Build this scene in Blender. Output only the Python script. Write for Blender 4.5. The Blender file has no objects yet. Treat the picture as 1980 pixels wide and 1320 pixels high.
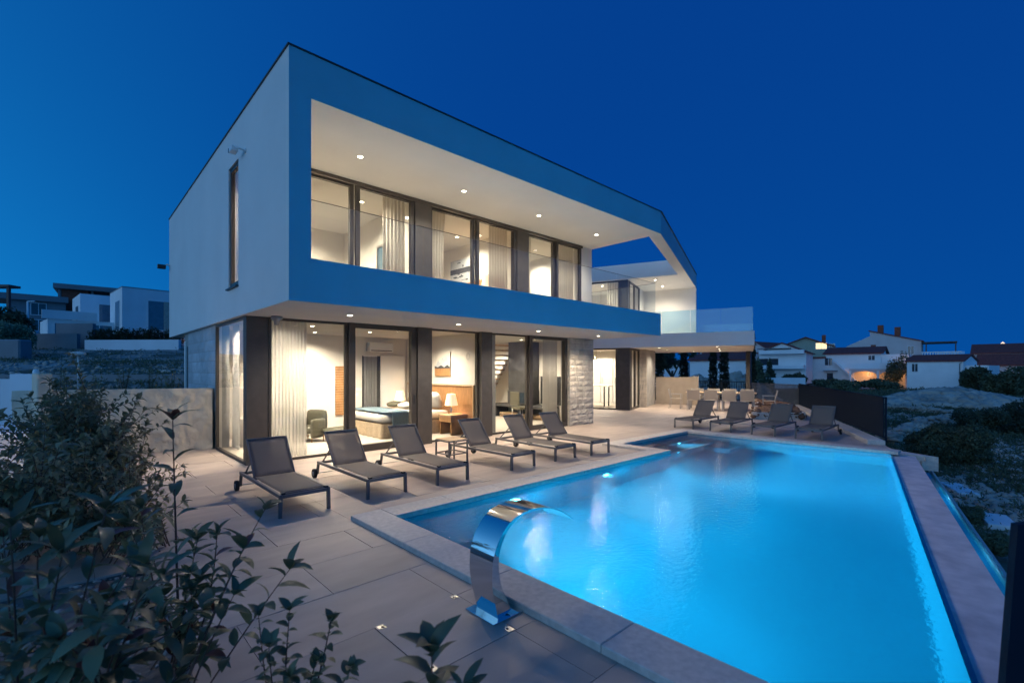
import bpy, bmesh, math, random
import numpy as np
from mathutils import Vector, Matrix, noise
random.seed(7); np.random.seed(7)
S = bpy.context.scene
R_ = math.radians
PI = math.pi
# ------------------------------------------------------------------ camera
HC = 1.70
YAW = math.atan((1955-990)/911.0)            # the facade runs along +X, this far right of the view
FW = Vector((math.cos(YAW), math.sin(YAW), 0)); RT = Vector((math.sin(YAW), -math.cos(YAW), 0))
cam_d = bpy.data.cameras.new('camera'); cam = bpy.data.objects.new('camera', cam_d)
S.collection.objects.link(cam); S.camera = cam
cam.location = (0, 0, HC)
cam.rotation_euler = (R_(90), 0, math.atan2(FW.y, FW.x)-R_(90))
cam_d.sensor_width = 36; cam_d.lens = 911.0*36/1980
cam_d.shift_y = (714-660)/1980.0
cam_d.dof.use_dof = True; cam_d.dof.focus_distance = 7.5; cam_d.dof.aperture_fstop = 2.2
cam_d.clip_start = 0.05; cam_d.clip_end = 3000
# ------------------------------------------------------------------ dusk sky
W = bpy.data.worlds.new('World'); S.world = W; W.use_nodes = True
nt = W.node_tree; nt.nodes.clear(); nn = nt.nodes.new; ln = nt.links.new
out = nn('ShaderNodeOutputWorld'); bg = nn('ShaderNodeBackground'); ln(bg.outputs[0], out.inputs[0])
tc = nn('ShaderNodeTexCoord'); sp = nn('ShaderNodeSeparateXYZ'); ln(tc.outputs['Generated'], sp.inputs[0])
def M_(op, a, b=None, clamp=False):
    n = nn('ShaderNodeMath'); n.operation = op; n.use_clamp = clamp
    for i, v in enumerate((a, b)):
        if v is None: continue
        if isinstance(v, (int, float)): n.inputs[i].default_value = v
        else: ln(v, n.inputs[i])
    return n.outputs[0]
def VM(op, a, b):
    n = nn('ShaderNodeVectorMath'); n.operation = op
    for i, v in enumerate((a, b)):
        if isinstance(v, tuple): n.inputs[i].default_value = v
        elif op == 'SCALE' and i == 1: ln(v, n.inputs['Scale'])
        else: ln(v, n.inputs[i])
    return n.outputs[0]
el = M_('MAXIMUM', sp.outputs['Z'], 0.0)
hz = M_('POWER', M_('SUBTRACT', 1.0, el, True), 2.6)          # 1 at the horizon, falls upward
az = M_('ADD', M_('MULTIPLY', sp.outputs['X'], -0.98), M_('MULTIPLY', sp.outputs['Y'], 0.02))
t1 = M_('DIVIDE', M_('ADD', az, 0.75), 1.75, True)
g1 = M_('MULTIPLY', M_('POWER', t1, 2.0), M_('ADD', M_('MULTIPLY', hz, 0.75), 0.25))
g2 = M_('MULTIPLY', M_('POWER', t1, 9.0), M_('ADD', M_('MULTIPLY', hz, 0.7), 0.3))
zen = VM('ADD', (0.0008, 0.032, 0.185), VM('SCALE', (0.0, 0.020, 0.050), hz))
sky = VM('ADD', zen, VM('ADD', VM('SCALE', (0.01, 0.42, 0.82), g1), VM('SCALE', (0.60, 0.50, 0.38), g2)))
ln(sky, bg.inputs['Color']); bg.inputs['Strength'].default_value = 1.45
S.view_settings.view_transform = 'Standard'; S.view_settings.look = 'None'
S.view_settings.exposure = 0.0; S.view_settings.gamma = 1.0; S.view_settings.use_curve_mapping = False
S.render.engine = 'CYCLES'
S.cycles.max_bounces = 9; S.cycles.diffuse_bounces = 4; S.cycles.glossy_bounces = 4
S.cycles.transparent_max_bounces = 24; S.cycles.transmission_bounces = 4
S.cycles.caustics_reflective = False; S.cycles.caustics_refractive = True
S.cycles.sample_clamp_indirect = 4.0; S.cycles.use_denoising = True
try: S.cycles.denoiser = 'OPENIMAGEDENOISE'
except Exception: pass
C = S.collection
# ------------------------------------------------------------------ measuring helpers (photo pixel -> place in the world)
def ray(px):
    k = (px-990)/911.0
    return FW+RT*k
def at(px, D, z=0.0):
    v = ray(px)*D; return Vector((v.x, v.y, z))
def atp(px, py, D):
    v = ray(px)*D; return Vector((v.x, v.y, HC-(py-714)*D/911.0))
def gp(px, py, z=0.0):
    return at(px, (HC-z)*911.0/(py-714), z)
WA = R_(20); wv = Vector((math.cos(WA), math.sin(WA), 0)); pv = Vector((-math.sin(WA), math.cos(WA), 0))
def wing(a, b, z=0.0):
    v = wv*a+pv*b; return Vector((v.x, v.y, z))
# ------------------------------------------------------------------ materials
MT = {}
def mat(name, col, rough=0.6, metal=0.0, var=0.12, scale=3.0, bump=0.0, bscale=40.0, spec=0.5, col2=None, obj_rand=0.0, emit=None, estr=0.0, stretch=None, detail=5.0, coat=0.0, sheen=0.0, trans=0.0):
    m = bpy.data.materials.new(name); m.use_nodes = True; n = m.node_tree; b = n.nodes['Principled BSDF']
    N = n.nodes.new; L = n.links.new
    b.inputs['Roughness'].default_value = rough; b.inputs['Metallic'].default_value = metal
    b.inputs['Specular IOR Level'].default_value = spec
    if coat: b.inputs['Coat Weight'].default_value = coat
    tcn = N('ShaderNodeTexCoord'); src = tcn.outputs['Object']
    if obj_rand: src = N('ShaderNodeNewGeometry').outputs['Position']   # copies must not repeat the same grain
    if stretch:
        mp = N('ShaderNodeMapping'); mp.inputs['Scale'].default_value = stretch; L(src, mp.inputs[0]); src = mp.outputs[0]
    nz = N('ShaderNodeTexNoise'); nz.inputs['Scale'].default_value = scale; nz.inputs['Detail'].default_value = detail; L(src, nz.inputs['Vector'])
    cr = N('ShaderNodeValToRGB'); L(nz.outputs['Fac'], cr.inputs[0])
    c = col; c2 = col2 if col2 else tuple(x*(1-var) for x in col)
    if not col2: c = tuple(min(1, x*(1+var)) for x in col)
    cr.color_ramp.elements[0].position = 0.32; cr.color_ramp.elements[1].position = 0.68
    cr.color_ramp.elements[0].color = (*c2, 1); cr.color_ramp.elements[1].color = (*c, 1)
    oc = cr.outputs[0]
    if obj_rand:
        oi = N('ShaderNodeObjectInfo'); mr = N('ShaderNodeMapRange'); mr.inputs['To Min'].default_value = 1-obj_rand; mr.inputs['To Max'].default_value = 1+obj_rand
        L(oi.outputs['Random'], mr.inputs['Value']); mx = N('ShaderNodeVectorMath'); mx.operation = 'SCALE'; L(oc, mx.inputs[0]); L(mr.outputs[0], mx.inputs['Scale']); oc = mx.outputs[0]
    L(oc, b.inputs['Base Color'])
    rr = N('ShaderNodeMapRange'); rr.inputs['To Min'].default_value = max(0, rough*0.85); rr.inputs['To Max'].default_value = min(1, rough*1.15)
    L(nz.outputs['Fac'], rr.inputs['Value']); L(rr.outputs[0], b.inputs['Roughness'])
    if bump:
        nb = N('ShaderNodeTexNoise'); nb.inputs['Scale'].default_value = bscale; nb.inputs['Detail'].default_value = 6; L(src, nb.inputs['Vector'])
        bp = N('ShaderNodeBump'); bp.inputs['Strength'].default_value = bump; bp.inputs['Distance'].default_value = 0.02
        L(nb.outputs['Fac'], bp.inputs['Height']); L(bp.outputs[0], b.inputs['Normal'])
    if emit:
        b.inputs['Emission Color'].default_value = (*emit, 1); b.inputs['Emission Strength'].default_value = estr
    if trans:   # cloth: part of the light passes through
        tr = N('ShaderNodeBsdfTranslucent'); tp = N('ShaderNodeBsdfTransparent'); m1 = N('ShaderNodeMixShader'); m2 = N('ShaderNodeMixShader')
        L(oc, tr.inputs['Color']); m1.inputs[0].default_value = 0.45; L(b.outputs[0], m1.inputs[1]); L(tr.outputs[0], m1.inputs[2])
        m2.inputs[0].default_value = trans; L(m1.outputs[0], m2.inputs[1]); L(tp.outputs[0], m2.inputs[2])
        L(m2.outputs[0], n.nodes['Material Output'].inputs['Surface'])
    MT[name] = m; return m
def glassmat(name, tint=(0.96, 0.98, 0.98), ior=1.5, rough=0.0, diff_mix=0.0, diff_col=(0.3, 0.5, 0.6), bump=None, refl=1.0):
    m = bpy.data.materials.new(name); m.use_nodes = True; n = m.node_tree; n.nodes.clear(); N = n.nodes.new; L = n.links.new
    o = N('ShaderNodeOutputMaterial'); mx = N('ShaderNodeMixShader'); tr = N('ShaderNodeBsdfTransparent'); gl = N('ShaderNodeBsdfGlossy'); fr = N('ShaderNodeFresnel')
    tr.inputs[0].default_value = (*tint, 1); gl.inputs['Roughness'].default_value = rough; fr.inputs[0].default_value = ior
    gl.inputs['Color'].default_value = (1, 1, 1, 1)
    geo = N('ShaderNodeNewGeometry')   # the same reflectance from either side
    mi = N('ShaderNodeMix'); mi.data_type = 'FLOAT'; mi.inputs[2].default_value = ior; mi.inputs[3].default_value = 1/ior
    L(geo.outputs['Backfacing'], mi.inputs[0])
    mul = N('ShaderNodeMath'); mul.operation = 'MULTIPLY'; mul.use_clamp = True; mul.inputs[1].default_value = refl
    L(fr.outputs[0], mul.inputs[0]); L(mul.outputs[0], mx.inputs[0]); L(tr.outputs[0], mx.inputs[1]); L(gl.outputs[0], mx.inputs[2])
    last = mx.outputs[0]
    if diff_mix:
        d = N('ShaderNodeBsdfDiffuse'); d.inputs[0].default_value = (*diff_col, 1); m2 = N('ShaderNodeMixShader'); m2.inputs[0].default_value = diff_mix
        L(last, m2.inputs[1]); L(d.outputs[0], m2.inputs[2]); last = m2.outputs[0]
    if bump:
        tcn = N('ShaderNodeTexCoord'); sc, st = bump
        n1 = N('ShaderNodeTexNoise'); n1.inputs['Scale'].default_value = sc; n1.inputs['Detail'].default_value = 3; L(tcn.outputs['Object'], n1.inputs['Vector'])
        bp = N('ShaderNodeBump'); bp.inputs['Strength'].default_value = st; bp.inputs['Distance'].default_value = 0.01
        L(n1.outputs['Fac'], bp.inputs['Height']); L(bp.outputs[0], gl.inputs['Normal']); L(bp.outputs[0], fr.inputs['Normal'])
    L(last, o.inputs['Surface']); MT[name] = m; return m
def lampmat(name, col, strength):
    m = bpy.data.materials.new(name); m.use_nodes = True; n = m.node_tree; n.nodes.clear()
    o = n.nodes.new('ShaderNodeOutputMaterial'); e = n.nodes.new('ShaderNodeEmission'); e.inputs[0].default_value = (*col, 1); e.inputs[1].default_value = strength
    n.links.new(e.outputs[0], o.inputs['Surface'])
    m.cycles.emission_sampling = 'NONE'
    MT[name] = m; return m
WARM = (1.0, 0.86, 0.67)
mat('plaster', (0.78, 0.76, 0.72), 0.85, var=0.035, scale=0.9, bump=0.10, bscale=70)
mat('fascia_pool_glow', (0.20, 0.52, 0.64), 0.85, var=0.05, scale=0.9, bump=0.10, bscale=70)  # teal of the pool light painted into the plaster colour
mat('plaster_rough', (0.74, 0.61, 0.44), 0.9, var=0.10, scale=2.0, bump=0.9, bscale=9)
mat('privacy_render', (0.36, 0.30, 0.24), 0.9, var=0.08, bump=0.3)
mat('room_wall', (0.80, 0.76, 0.68), 0.8, var=0.02, scale=1.0)
mat('room_floor', (0.62, 0.56, 0.48), 0.35, var=0.08, scale=2.0, stretch=(1, 6, 1))
mat('dark_frame', (0.055, 0.048, 0.043), 0.42, var=0.1, spec=0.4)
mat('dark_panel', (0.06, 0.053, 0.048), 0.5, var=0.15, scale=6)
mat('roof_edge', (0.03, 0.04, 0.05), 0.5)
mat('tile', (0.47, 0.375, 0.315), 0.55, var=0.2, scale=1.6, bump=0.07, bscale=60, obj_rand=0.10, col2=(0.36, 0.285, 0.24), stretch=(0.8, 2.2, 1), detail=9)
mat('grout', (0.17, 0.15, 0.135), 0.9)
mat('coping', (0.56, 0.51, 0.46), 0.7, var=0.12, scale=20, bump=0.15, bscale=150, obj_rand=0.03)
mat('wet_stone', (0.62, 0.56, 0.55), 0.45, var=0.2, scale=5, bump=0.15, bscale=60)
mat('pool_plaster', (0.10, 0.36, 0.46), 0.6, var=0.04, scale=0.6)
mat('stone', (0.56, 0.49, 0.40), 0.9, var=0.15, scale=5, bump=0.8, bscale=14, obj_rand=0.12)
mat('stone_smooth', (0.46, 0.48, 0.50), 0.85, var=0.1, scale=5, bump=0.35, bscale=20, obj_rand=0.10)
mat('mortar', (0.33, 0.32, 0.30), 0.95, bump=0.4, bscale=60)
mat('sling', (0.27, 0.24, 0.215), 0.75, var=0.12, scale=300, trans=0.20)
mat('alu_dark', (0.15, 0.15, 0.155), 0.38, metal=0.4, var=0.1)
mat('rubber', (0.02, 0.02, 0.02), 0.7)
mat('wheel_grey', (0.25, 0.25, 0.26), 0.5)
mat('steel', (0.80, 0.79, 0.77), 0.05, metal=1.0, var=0.01)
mat('steel_brushed', (0.6, 0.58, 0.55), 0.35, metal=1.0, var=0.03)
mat('wood', (0.42, 0.22, 0.09), 0.5, var=0.25, scale=4, stretch=(1, 14, 1))
mat('wood_light', (0.55, 0.38, 0.22), 0.5, var=0.2, scale=4, stretch=(1, 12, 1))
mat('linen', (0.75, 0.70, 0.62), 0.9, var=0.05, scale=30)
mat('beige_cloth', (0.50, 0.39, 0.26), 0.9, var=0.1, scale=20)
mat('blue_cloth', (0.12, 0.18, 0.22), 0.9, var=0.15, scale=40)
mat('olive_leather', (0.10, 0.095, 0.065), 0.45, var=0.1, scale=12)
mat('curtain', (0.66, 0.62, 0.55), 0.9, var=0.03, trans=0.12)
mat('sheer', (0.86, 0.83, 0.76), 0.9, var=0.02, trans=0.28)
mat('curtain_grey', (0.34, 0.34, 0.34), 0.9, var=0.05, trans=0.04)
mat('white_plastic', (0.80, 0.80, 0.78), 0.35, var=0.01)
mat('black_plastic', (0.02, 0.02, 0.022), 0.3)
mat('charcoal', (0.05, 0.05, 0.052), 0.6, var=0.2, scale=5)
mat('shade', (0.9, 0.85, 0.75), 0.9, emit=(1.0, 0.72, 0.40), estr=1.1)
mat('shade_off', (0.85, 0.80, 0.70), 0.9, emit=(1.0, 0.75, 0.5), estr=0.35)
mat('chair_cloth', (0.34, 0.29, 0.24), 0.8, var=0.08, scale=200)
mat('chair_metal', (0.36, 0.34, 0.32), 0.4, metal=0.3)
mat('fence_metal', (0.010, 0.020, 0.036), 0.8, metal=0.0, spec=0.15, var=0.1)
mat('fence_pale', (0.12, 0.13, 0.14), 0.5, metal=0.2)
mat('white_wall', (0.84, 0.84, 0.84), 0.85, var=0.06, scale=0.6, bump=0.1, bscale=20)
mat('pink_wall', (0.66, 0.56, 0.54), 0.85, var=0.06, scale=0.6)
mat('grey_wall', (0.25, 0.26, 0.27), 0.85, var=0.1, scale=0.8)
mat('brick', (0.26, 0.075, 0.045), 0.9, var=0.3, scale=3)
mat('green_wall', (0.34, 0.38, 0.30), 0.85, var=0.08)
mat('roof_tile', (0.22, 0.055, 0.04), 0.85, var=0.3, scale=1.5, stretch=(3, 3, 3), bump=0.5, bscale=6)
mat('window_dark', (0.03, 0.045, 0.06), 0.08, spec=0.8)
mat('window_blue', (0.10, 0.16, 0.20), 0.06, spec=1.0)
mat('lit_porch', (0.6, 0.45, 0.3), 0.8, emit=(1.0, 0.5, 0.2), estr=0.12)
mat('lit_window', (0.6, 0.5, 0.3), 0.5, emit=(1.0, 0.72, 0.35), estr=1.6)
mat('soil', (0.12, 0.095, 0.075), 0.95, var=0.3, scale=6, bump=0.9, bscale=25, col2=(0.24, 0.20, 0.17))
mat('pebble', (0.34, 0.30, 0.27), 0.85, var=0.3, scale=9)
mat('rubble', (0.42, 0.36, 0.30), 0.9, var=0.3, scale=0.8)
mat('brown_stone', (0.14, 0.075, 0.045), 0.85, var=0.4, scale=4)
mat('bark', (0.10, 0.075, 0.055), 0.9, var=0.3, scale=20)
mat('stem', (0.13, 0.07, 0.05), 0.6, var=0.3, scale=30)
def leafmat(name, c, c2, rough=0.35):
    m = mat(name, c, rough, var=0.2, scale=1.7, col2=c2, obj_rand=0.35); n = m.node_tree
    b = n.nodes['Principled BSDF']; tr = n.nodes.new('ShaderNodeBsdfTranslucent'); mx = n.nodes.new('ShaderNodeMixShader'); mx.inputs[0].default_value = 0.2
    tr.inputs[0].default_value = (*[x*1.3 for x in c], 1)
    n.links.new(b.outputs[0], mx.inputs[1]); n.links.new(tr.outputs[0], mx.inputs[2]); n.links.new(mx.outputs[0], n.nodes['Material Output'].inputs['Surface'])
leafmat('leaf', (0.165, 0.180, 0.090), (0.080, 0.095, 0.050))
leafmat('leaf_small', (0.30, 0.27, 0.14), (0.11, 0.115, 0.055), 0.5)
leafmat('leaf_red', (0.20, 0.06, 0.035), (0.10, 0.04, 0.03))
leafmat('leaf_far', (0.14, 0.16, 0.085), (0.055, 0.07, 0.038), 0.7)
leafmat('leaf_cypress', (0.045, 0.060, 0.025), (0.022, 0.030, 0.014), 0.8)
leafmat('leaf_pale', (0.24, 0.30, 0.20), (0.10, 0.14, 0.07), 0.7)
lampmat('lens', (1.0, 0.86, 0.62), 34.0)
lampmat('pool_lens', (0.75, 0.95, 1.0), 16.0)
lampmat('bulb', (1.0, 0.72, 0.38), 7.0)
glassmat('glass', (0.95, 0.96, 0.95), 1.5)
glassmat('balustrade_glass', (0.90, 0.94, 0.94), 1.5, diff_mix=0.05, diff_col=(0.5, 0.6, 0.65), refl=1.2)
glassmat('terrace_glass', (0.62, 0.86, 0.92), 1.6, diff_mix=0.28, diff_col=(0.25, 0.85, 1.0), refl=1.6)  # bright sky reflection painted in as a cyan diffuse share
def watermat(name, tint, sc, st):
    m = bpy.data.materials.new(name); m.use_nodes = True; n = m.node_tree; n.nodes.clear(); N = n.nodes.new; L = n.links.new
    o = N('ShaderNodeOutputMaterial'); g = N('ShaderNodeBsdfGlass'); rf = N('ShaderNodeBsdfRefraction'); gl = N('ShaderNodeBsdfGlossy'); fr = N('ShaderNodeFresnel'); mx = N('ShaderNodeMixShader')
    n.nodes.remove(g); rf.inputs['Color'].default_value = (*tint, 1); rf.inputs['IOR'].default_value = 1.33; rf.inputs['Roughness'].default_value = 0.0
    gl.inputs['Roughness'].default_value = 0.015; gl.inputs['Color'].default_value = (1, 1, 1, 1); fr.inputs['IOR'].default_value = 1.33
    tcn = N('ShaderNodeTexCoord'); n1 = N('ShaderNodeTexNoise'); n1.inputs['Scale'].default_value = sc; n1.inputs['Detail'].default_value = 4; L(tcn.outputs['Object'], n1.inputs['Vector'])
    bp = N('ShaderNodeBump'); bp.inputs['Strength'].default_value = st; bp.inputs['Distance'].default_value = 0.01; L(n1.outputs['Fac'], bp.inputs['Height'])
    for q in (rf, gl, fr): L(bp.outputs[0], q.inputs['Normal'])
    L(fr.outputs[0], mx.inputs[0]); L(rf.outputs[0], mx.inputs[1]); L(gl.outputs[0], mx.inputs[2]); L(mx.outputs[0], o.inputs['Surface']); MT[name] = m
watermat('water', (0.10, 0.74, 0.93), 20.0, 0.34)
# ------------------------------------------------------------------ mesh builder
class MB:
    def __init__(s): s.v = []; s.f = []; s.sm = []
    def add(s, vs, fs, smooth=False):
        o = len(s.v); s.v += [tuple(p) for p in vs]; s.f += [tuple(i+o for i in f) for f in fs]; s.sm += [smooth]*len(fs)
        return s
    def box(s, x0, x1, y0, y1, z0, z1, M=None):
        vs = [Vector(p) for p in ((x0, y0, z0), (x1, y0, z0), (x1, y1, z0), (x0, y1, z0), (x0, y0, z1), (x1, y0, z1), (x1, y1, z1), (x0, y1, z1))]
        if M: vs = [M @ p for p in vs]
        return s.add(vs, [(0, 3, 2, 1), (4, 5, 6, 7), (0, 1, 5, 4), (1, 2, 6, 5), (2, 3, 7, 6), (3, 0, 4, 7)])
    def prism(s, poly, z0, z1):
        n = len(poly); vs = [(p[0], p[1], z0) for p in poly]+[(p[0], p[1], z1) for p in poly]
        ar = sum(poly[i][0]*poly[(i+1) % n][1]-poly[(i+1) % n][0]*poly[i][1] for i in range(n))
        fs = [tuple(range(n))[::-1], tuple(range(n, 2*n))]+[(i, (i+1) % n, n+(i+1) % n, n+i) for i in range(n)]
        if ar < 0: fs = [f[::-1] for f in fs]
        return s.add(vs, fs)
    def bar(s, a, b, w, h=None, up=(0, 0, 1)):      # rectangular bar from a to b
        a = Vector(a); b = Vector(b); h = h or w; d = (b-a).normalized(); up = Vector(up)
        if abs(d.dot(up)) > 0.98: up = Vector((1, 0, 0))
        x = d.cross(up).normalized()*w/2; y = x.cross(d).normalized()*h/2
        vs = [a-x-y, a+x-y, a+x+y, a-x+y, b-x-y, b+x-y, b+x+y, b-x+y]
        return s.add(vs, [(3, 2, 1, 0), (4, 5, 6, 7), (0, 1, 5, 4), (1, 2, 6, 5), (2, 3, 7, 6), (3, 0, 4, 7)])
    def tube(s, pts, r, n=8, cap=True):
        pts = [Vector(p) for p in pts]; rr = r if isinstance(r, (list, tuple)) else [r]*len(pts); vs = []; fs = []
        for i, p in enumerate(pts):
            d = (pts[min(i+1, len(pts)-1)]-pts[max(i-1, 0)]).normalized()
            u = Vector((0, 0, 1)) if abs(d.z) < 0.9 else Vector((1, 0, 0))
            x = d.cross(u).normalized(); y = x.cross(d)
            for k in range(n): vs.append(p+(x*math.cos(2*PI*k/n)+y*math.sin(2*PI*k/n))*rr[i])
        for i in range(len(pts)-1):
            for k in range(n): fs.append((i*n+k, i*n+(k+1) % n, (i+1)*n+(k+1) % n, (i+1)*n+k))
        s.add(vs, fs, True)
        if cap:
            o = len(s.v)-len(vs); s.f += [tuple(o+k for k in range(n))[::-1], tuple(o+(len(pts)-1)*n+k for k in range(n))]; s.sm += [False, False]
        return s
    def lathe(s, prof, c=(0, 0, 0), n=20):
        c = Vector(c); vs = []; fs = []
        for r, z in prof:
            for k in range(n): vs.append(c+Vector((r*math.cos(2*PI*k/n), r*math.sin(2*PI*k/n), z)))
        for i in range(len(prof)-1):
            for k in range(n): fs.append((i*n+k, i*n+(k+1) % n, (i+1)*n+(k+1) % n, (i+1)*n+k))
        return s.add(vs, fs, True)
    def build(s, name, m, parent=None, bevel=0.0, loc=None, recalc=True):
        off = Vector((0, 0, 0))
        if parent is not None:
            off = parent.get('_w') and Vector(parent['_w']) or off
        vs = [tuple(Vector(p)-off) for p in s.v]
        me = bpy.data.meshes.new(name); me.from_pydata(vs, [], s.f); me.polygons.foreach_set('use_smooth', s.sm)
        if recalc:
            b = bmesh.new(); b.from_mesh(me); bmesh.ops.recalc_face_normals(b, faces=b.faces)
            if bevel: bmesh.ops.bevel(b, geom=[e for e in b.edges if not e.smooth or len(e.link_faces) == 2 and e.calc_face_angle(0) > 0.6], offset=bevel, segments=1, affect='EDGES')
            b.to_mesh(me); b.free()
        me.materials.append(MT[m]); o = bpy.data.objects.new(name, me); C.objects.link(o)
        if parent is not None: o.parent = parent; o['_w'] = tuple(off)
        if loc is not None: o.location = loc
        return o
def thing(name, label, cat, loc=(0, 0, 0), rz=0.0, group=None, world=False):
    o = bpy.data.objects.new(name, None); C.objects.link(o); o.location = loc; o.rotation_euler = (0, 0, rz); o.empty_display_size = 0.2
    o['label'] = label; o['category'] = cat
    if group: o['group'] = group
    if world: o['_w'] = tuple(loc)
    return o
def tag(o, label, cat, group=None, kind=None):
    if label: o['label'] = label
    if cat: o['category'] = cat
    if group: o['group'] = group
    if kind: o['kind'] = kind
    return o
def struct(o): o['kind'] = 'structure'; return o
def copy_tree(o, parent=None):
    c = o.copy(); C.objects.link(c)
    if parent is not None: c.parent = parent
    for ch in list(o.children): copy_tree(ch, c)
    return c
def box(name, m, parent, x0, x1, y0, y1, z0, z1, bevel=0.0):
    return MB().box(x0, x1, y0, y1, z0, z1).build(name, m, parent, bevel)
def lamp(kind, name, loc, energy, col, parent=None, size=0.06, spot=150, blend=0.6, rot=(0, 0, 0)):
    d = bpy.data.lights.new(name, kind); d.energy = energy; d.color = col; d.shadow_soft_size = size
    if kind == 'SPOT': d.spot_size = R_(spot); d.spot_blend = blend
    o = bpy.data.objects.new(name, d); C.objects.link(o); o.location = loc; o.rotation_euler = rot
    if parent is not None:
        o.parent = parent
        if parent.get('_w'): o.location = Vector(loc)-Vector(parent['_w'])
    return o
def gridwall(mb, o, u, n, U, Z, holes, thick):
    """wall in the plane through o, running along u, extruded along n; holes = [(u0,u1,z0,z1)]"""
    o = Vector(o); u = Vector(u); n = Vector(n)
    us = sorted({U[0], U[1], *[h[0] for h in holes], *[h[1] for h in holes]}); zs = sorted({Z[0], Z[1], *[h[2] for h in holes], *[h[3] for h in holes]})
    us = [x for x in us if U[0] <= x <= U[1]]; zs = [x for x in zs if Z[0] <= x <= Z[1]]
    def full(i, j):
        if i < 0 or j < 0 or i >= len(us)-1 or j >= len(zs)-1: return False
        cu = (us[i]+us[i+1])/2; cz = (zs[j]+zs[j+1])/2
        return not any(h[0] < cu < h[1] and h[2] < cz < h[3] for h in holes)
    P = lambda a, z, t: o+u*a+n*t+Vector((0, 0, z))
    for i in range(len(us)-1):
        for j in range(len(zs)-1):
            if not full(i, j): continue
            a, b, c, d = us[i], us[i+1], zs[j], zs[j+1]
            mb.add([P(a, c, 0), P(b, c, 0), P(b, d, 0), P(a, d, 0)], [(0, 1, 2, 3)]); mb.add([P(a, c, thick), P(b, c, thick), P(b, d, thick), P(a, d, thick)], [(3, 2, 1, 0)])
            if not full(i-1, j): mb.add([P(a, c, 0), P(a, d, 0), P(a, d, thick), P(a, c, thick)], [(0, 1, 2, 3)])
            if not full(i+1, j): mb.add([P(b, c, 0), P(b, d, 0), P(b, d, thick), P(b, c, thick)], [(3, 2, 1, 0)])
            if not full(i, j-1): mb.add([P(a, c, 0), P(b, c, 0), P(b, c, thick), P(a, c, thick)], [(3, 2, 1, 0)])
            if not full(i, j+1): mb.add([P(a, d, 0), P(b, d, 0), P(b, d, thick), P(a, d, thick)], [(0, 1, 2, 3)])
    return mb
def npmesh(name, verts, faces, m, smooth=False):
    me = bpy.data.meshes.new(name); nv = len(verts); nf = len(faces); k = faces.shape[1]
    me.vertices.add(nv); me.vertices.foreach_set('co', np.asarray(verts, dtype=np.float32).ravel())
    me.loops.add(nf*k); me.loops.foreach_set('vertex_index', faces.astype(np.int32).ravel())
    me.polygons.add(nf); me.polygons.foreach_set('loop_start', np.arange(0, nf*k, k, dtype=np.int32)); me.polygons.foreach_set('loop_total', np.full(nf, k, dtype=np.int32))
    if smooth: me.polygons.foreach_set('use_smooth', np.ones(nf, dtype=bool))
    me.update(calc_edges=True); me.materials.append(MT[m]); return me
# ================================================================== TERRAIN
def sstep(a, b, x):
    t = max(0.0, min(1.0, (x-a)/(b-a))); return t*t*(3-2*t)
def ground_z(x, y):
    d = x*FW.x+y*FW.y; s = x*RT.x+y*RT.y
    q = s/max(d, 1.0)
    right = -1.75+0.9*sstep(12, 70, d)+2.0*sstep(85, 160, d)
    if d < 0 or q > 0.98: right -= 0.0
    L = sstep(-0.15, -0.55, q)
    left = -1.75
    if d > 10.2:
        left = -1.75+2.75*sstep(10.2, 12.4, d)+1.0*sstep(13, 22, d)+1.7*sstep(22, 44, d)+2.5*sstep(50, 120, d)
    inhouse = 1.0
    z = right*(1-L)+left*L
    if q > 0.2:   # hills on the skyline
        z += 3.0*sstep(150, 420, d)+ 16*sstep(420, 800, d)*(0.7+0.3*math.sin(q*7+1))
    z += 0.10*noise.noise(Vector((x*.35, y*.35, 0)))*sstep(9, 14, math.hypot(x, y))+0.5*noise.noise(Vector((x*.05, y*.05, 3)))*sstep(25, 60, d)
    return z
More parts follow.
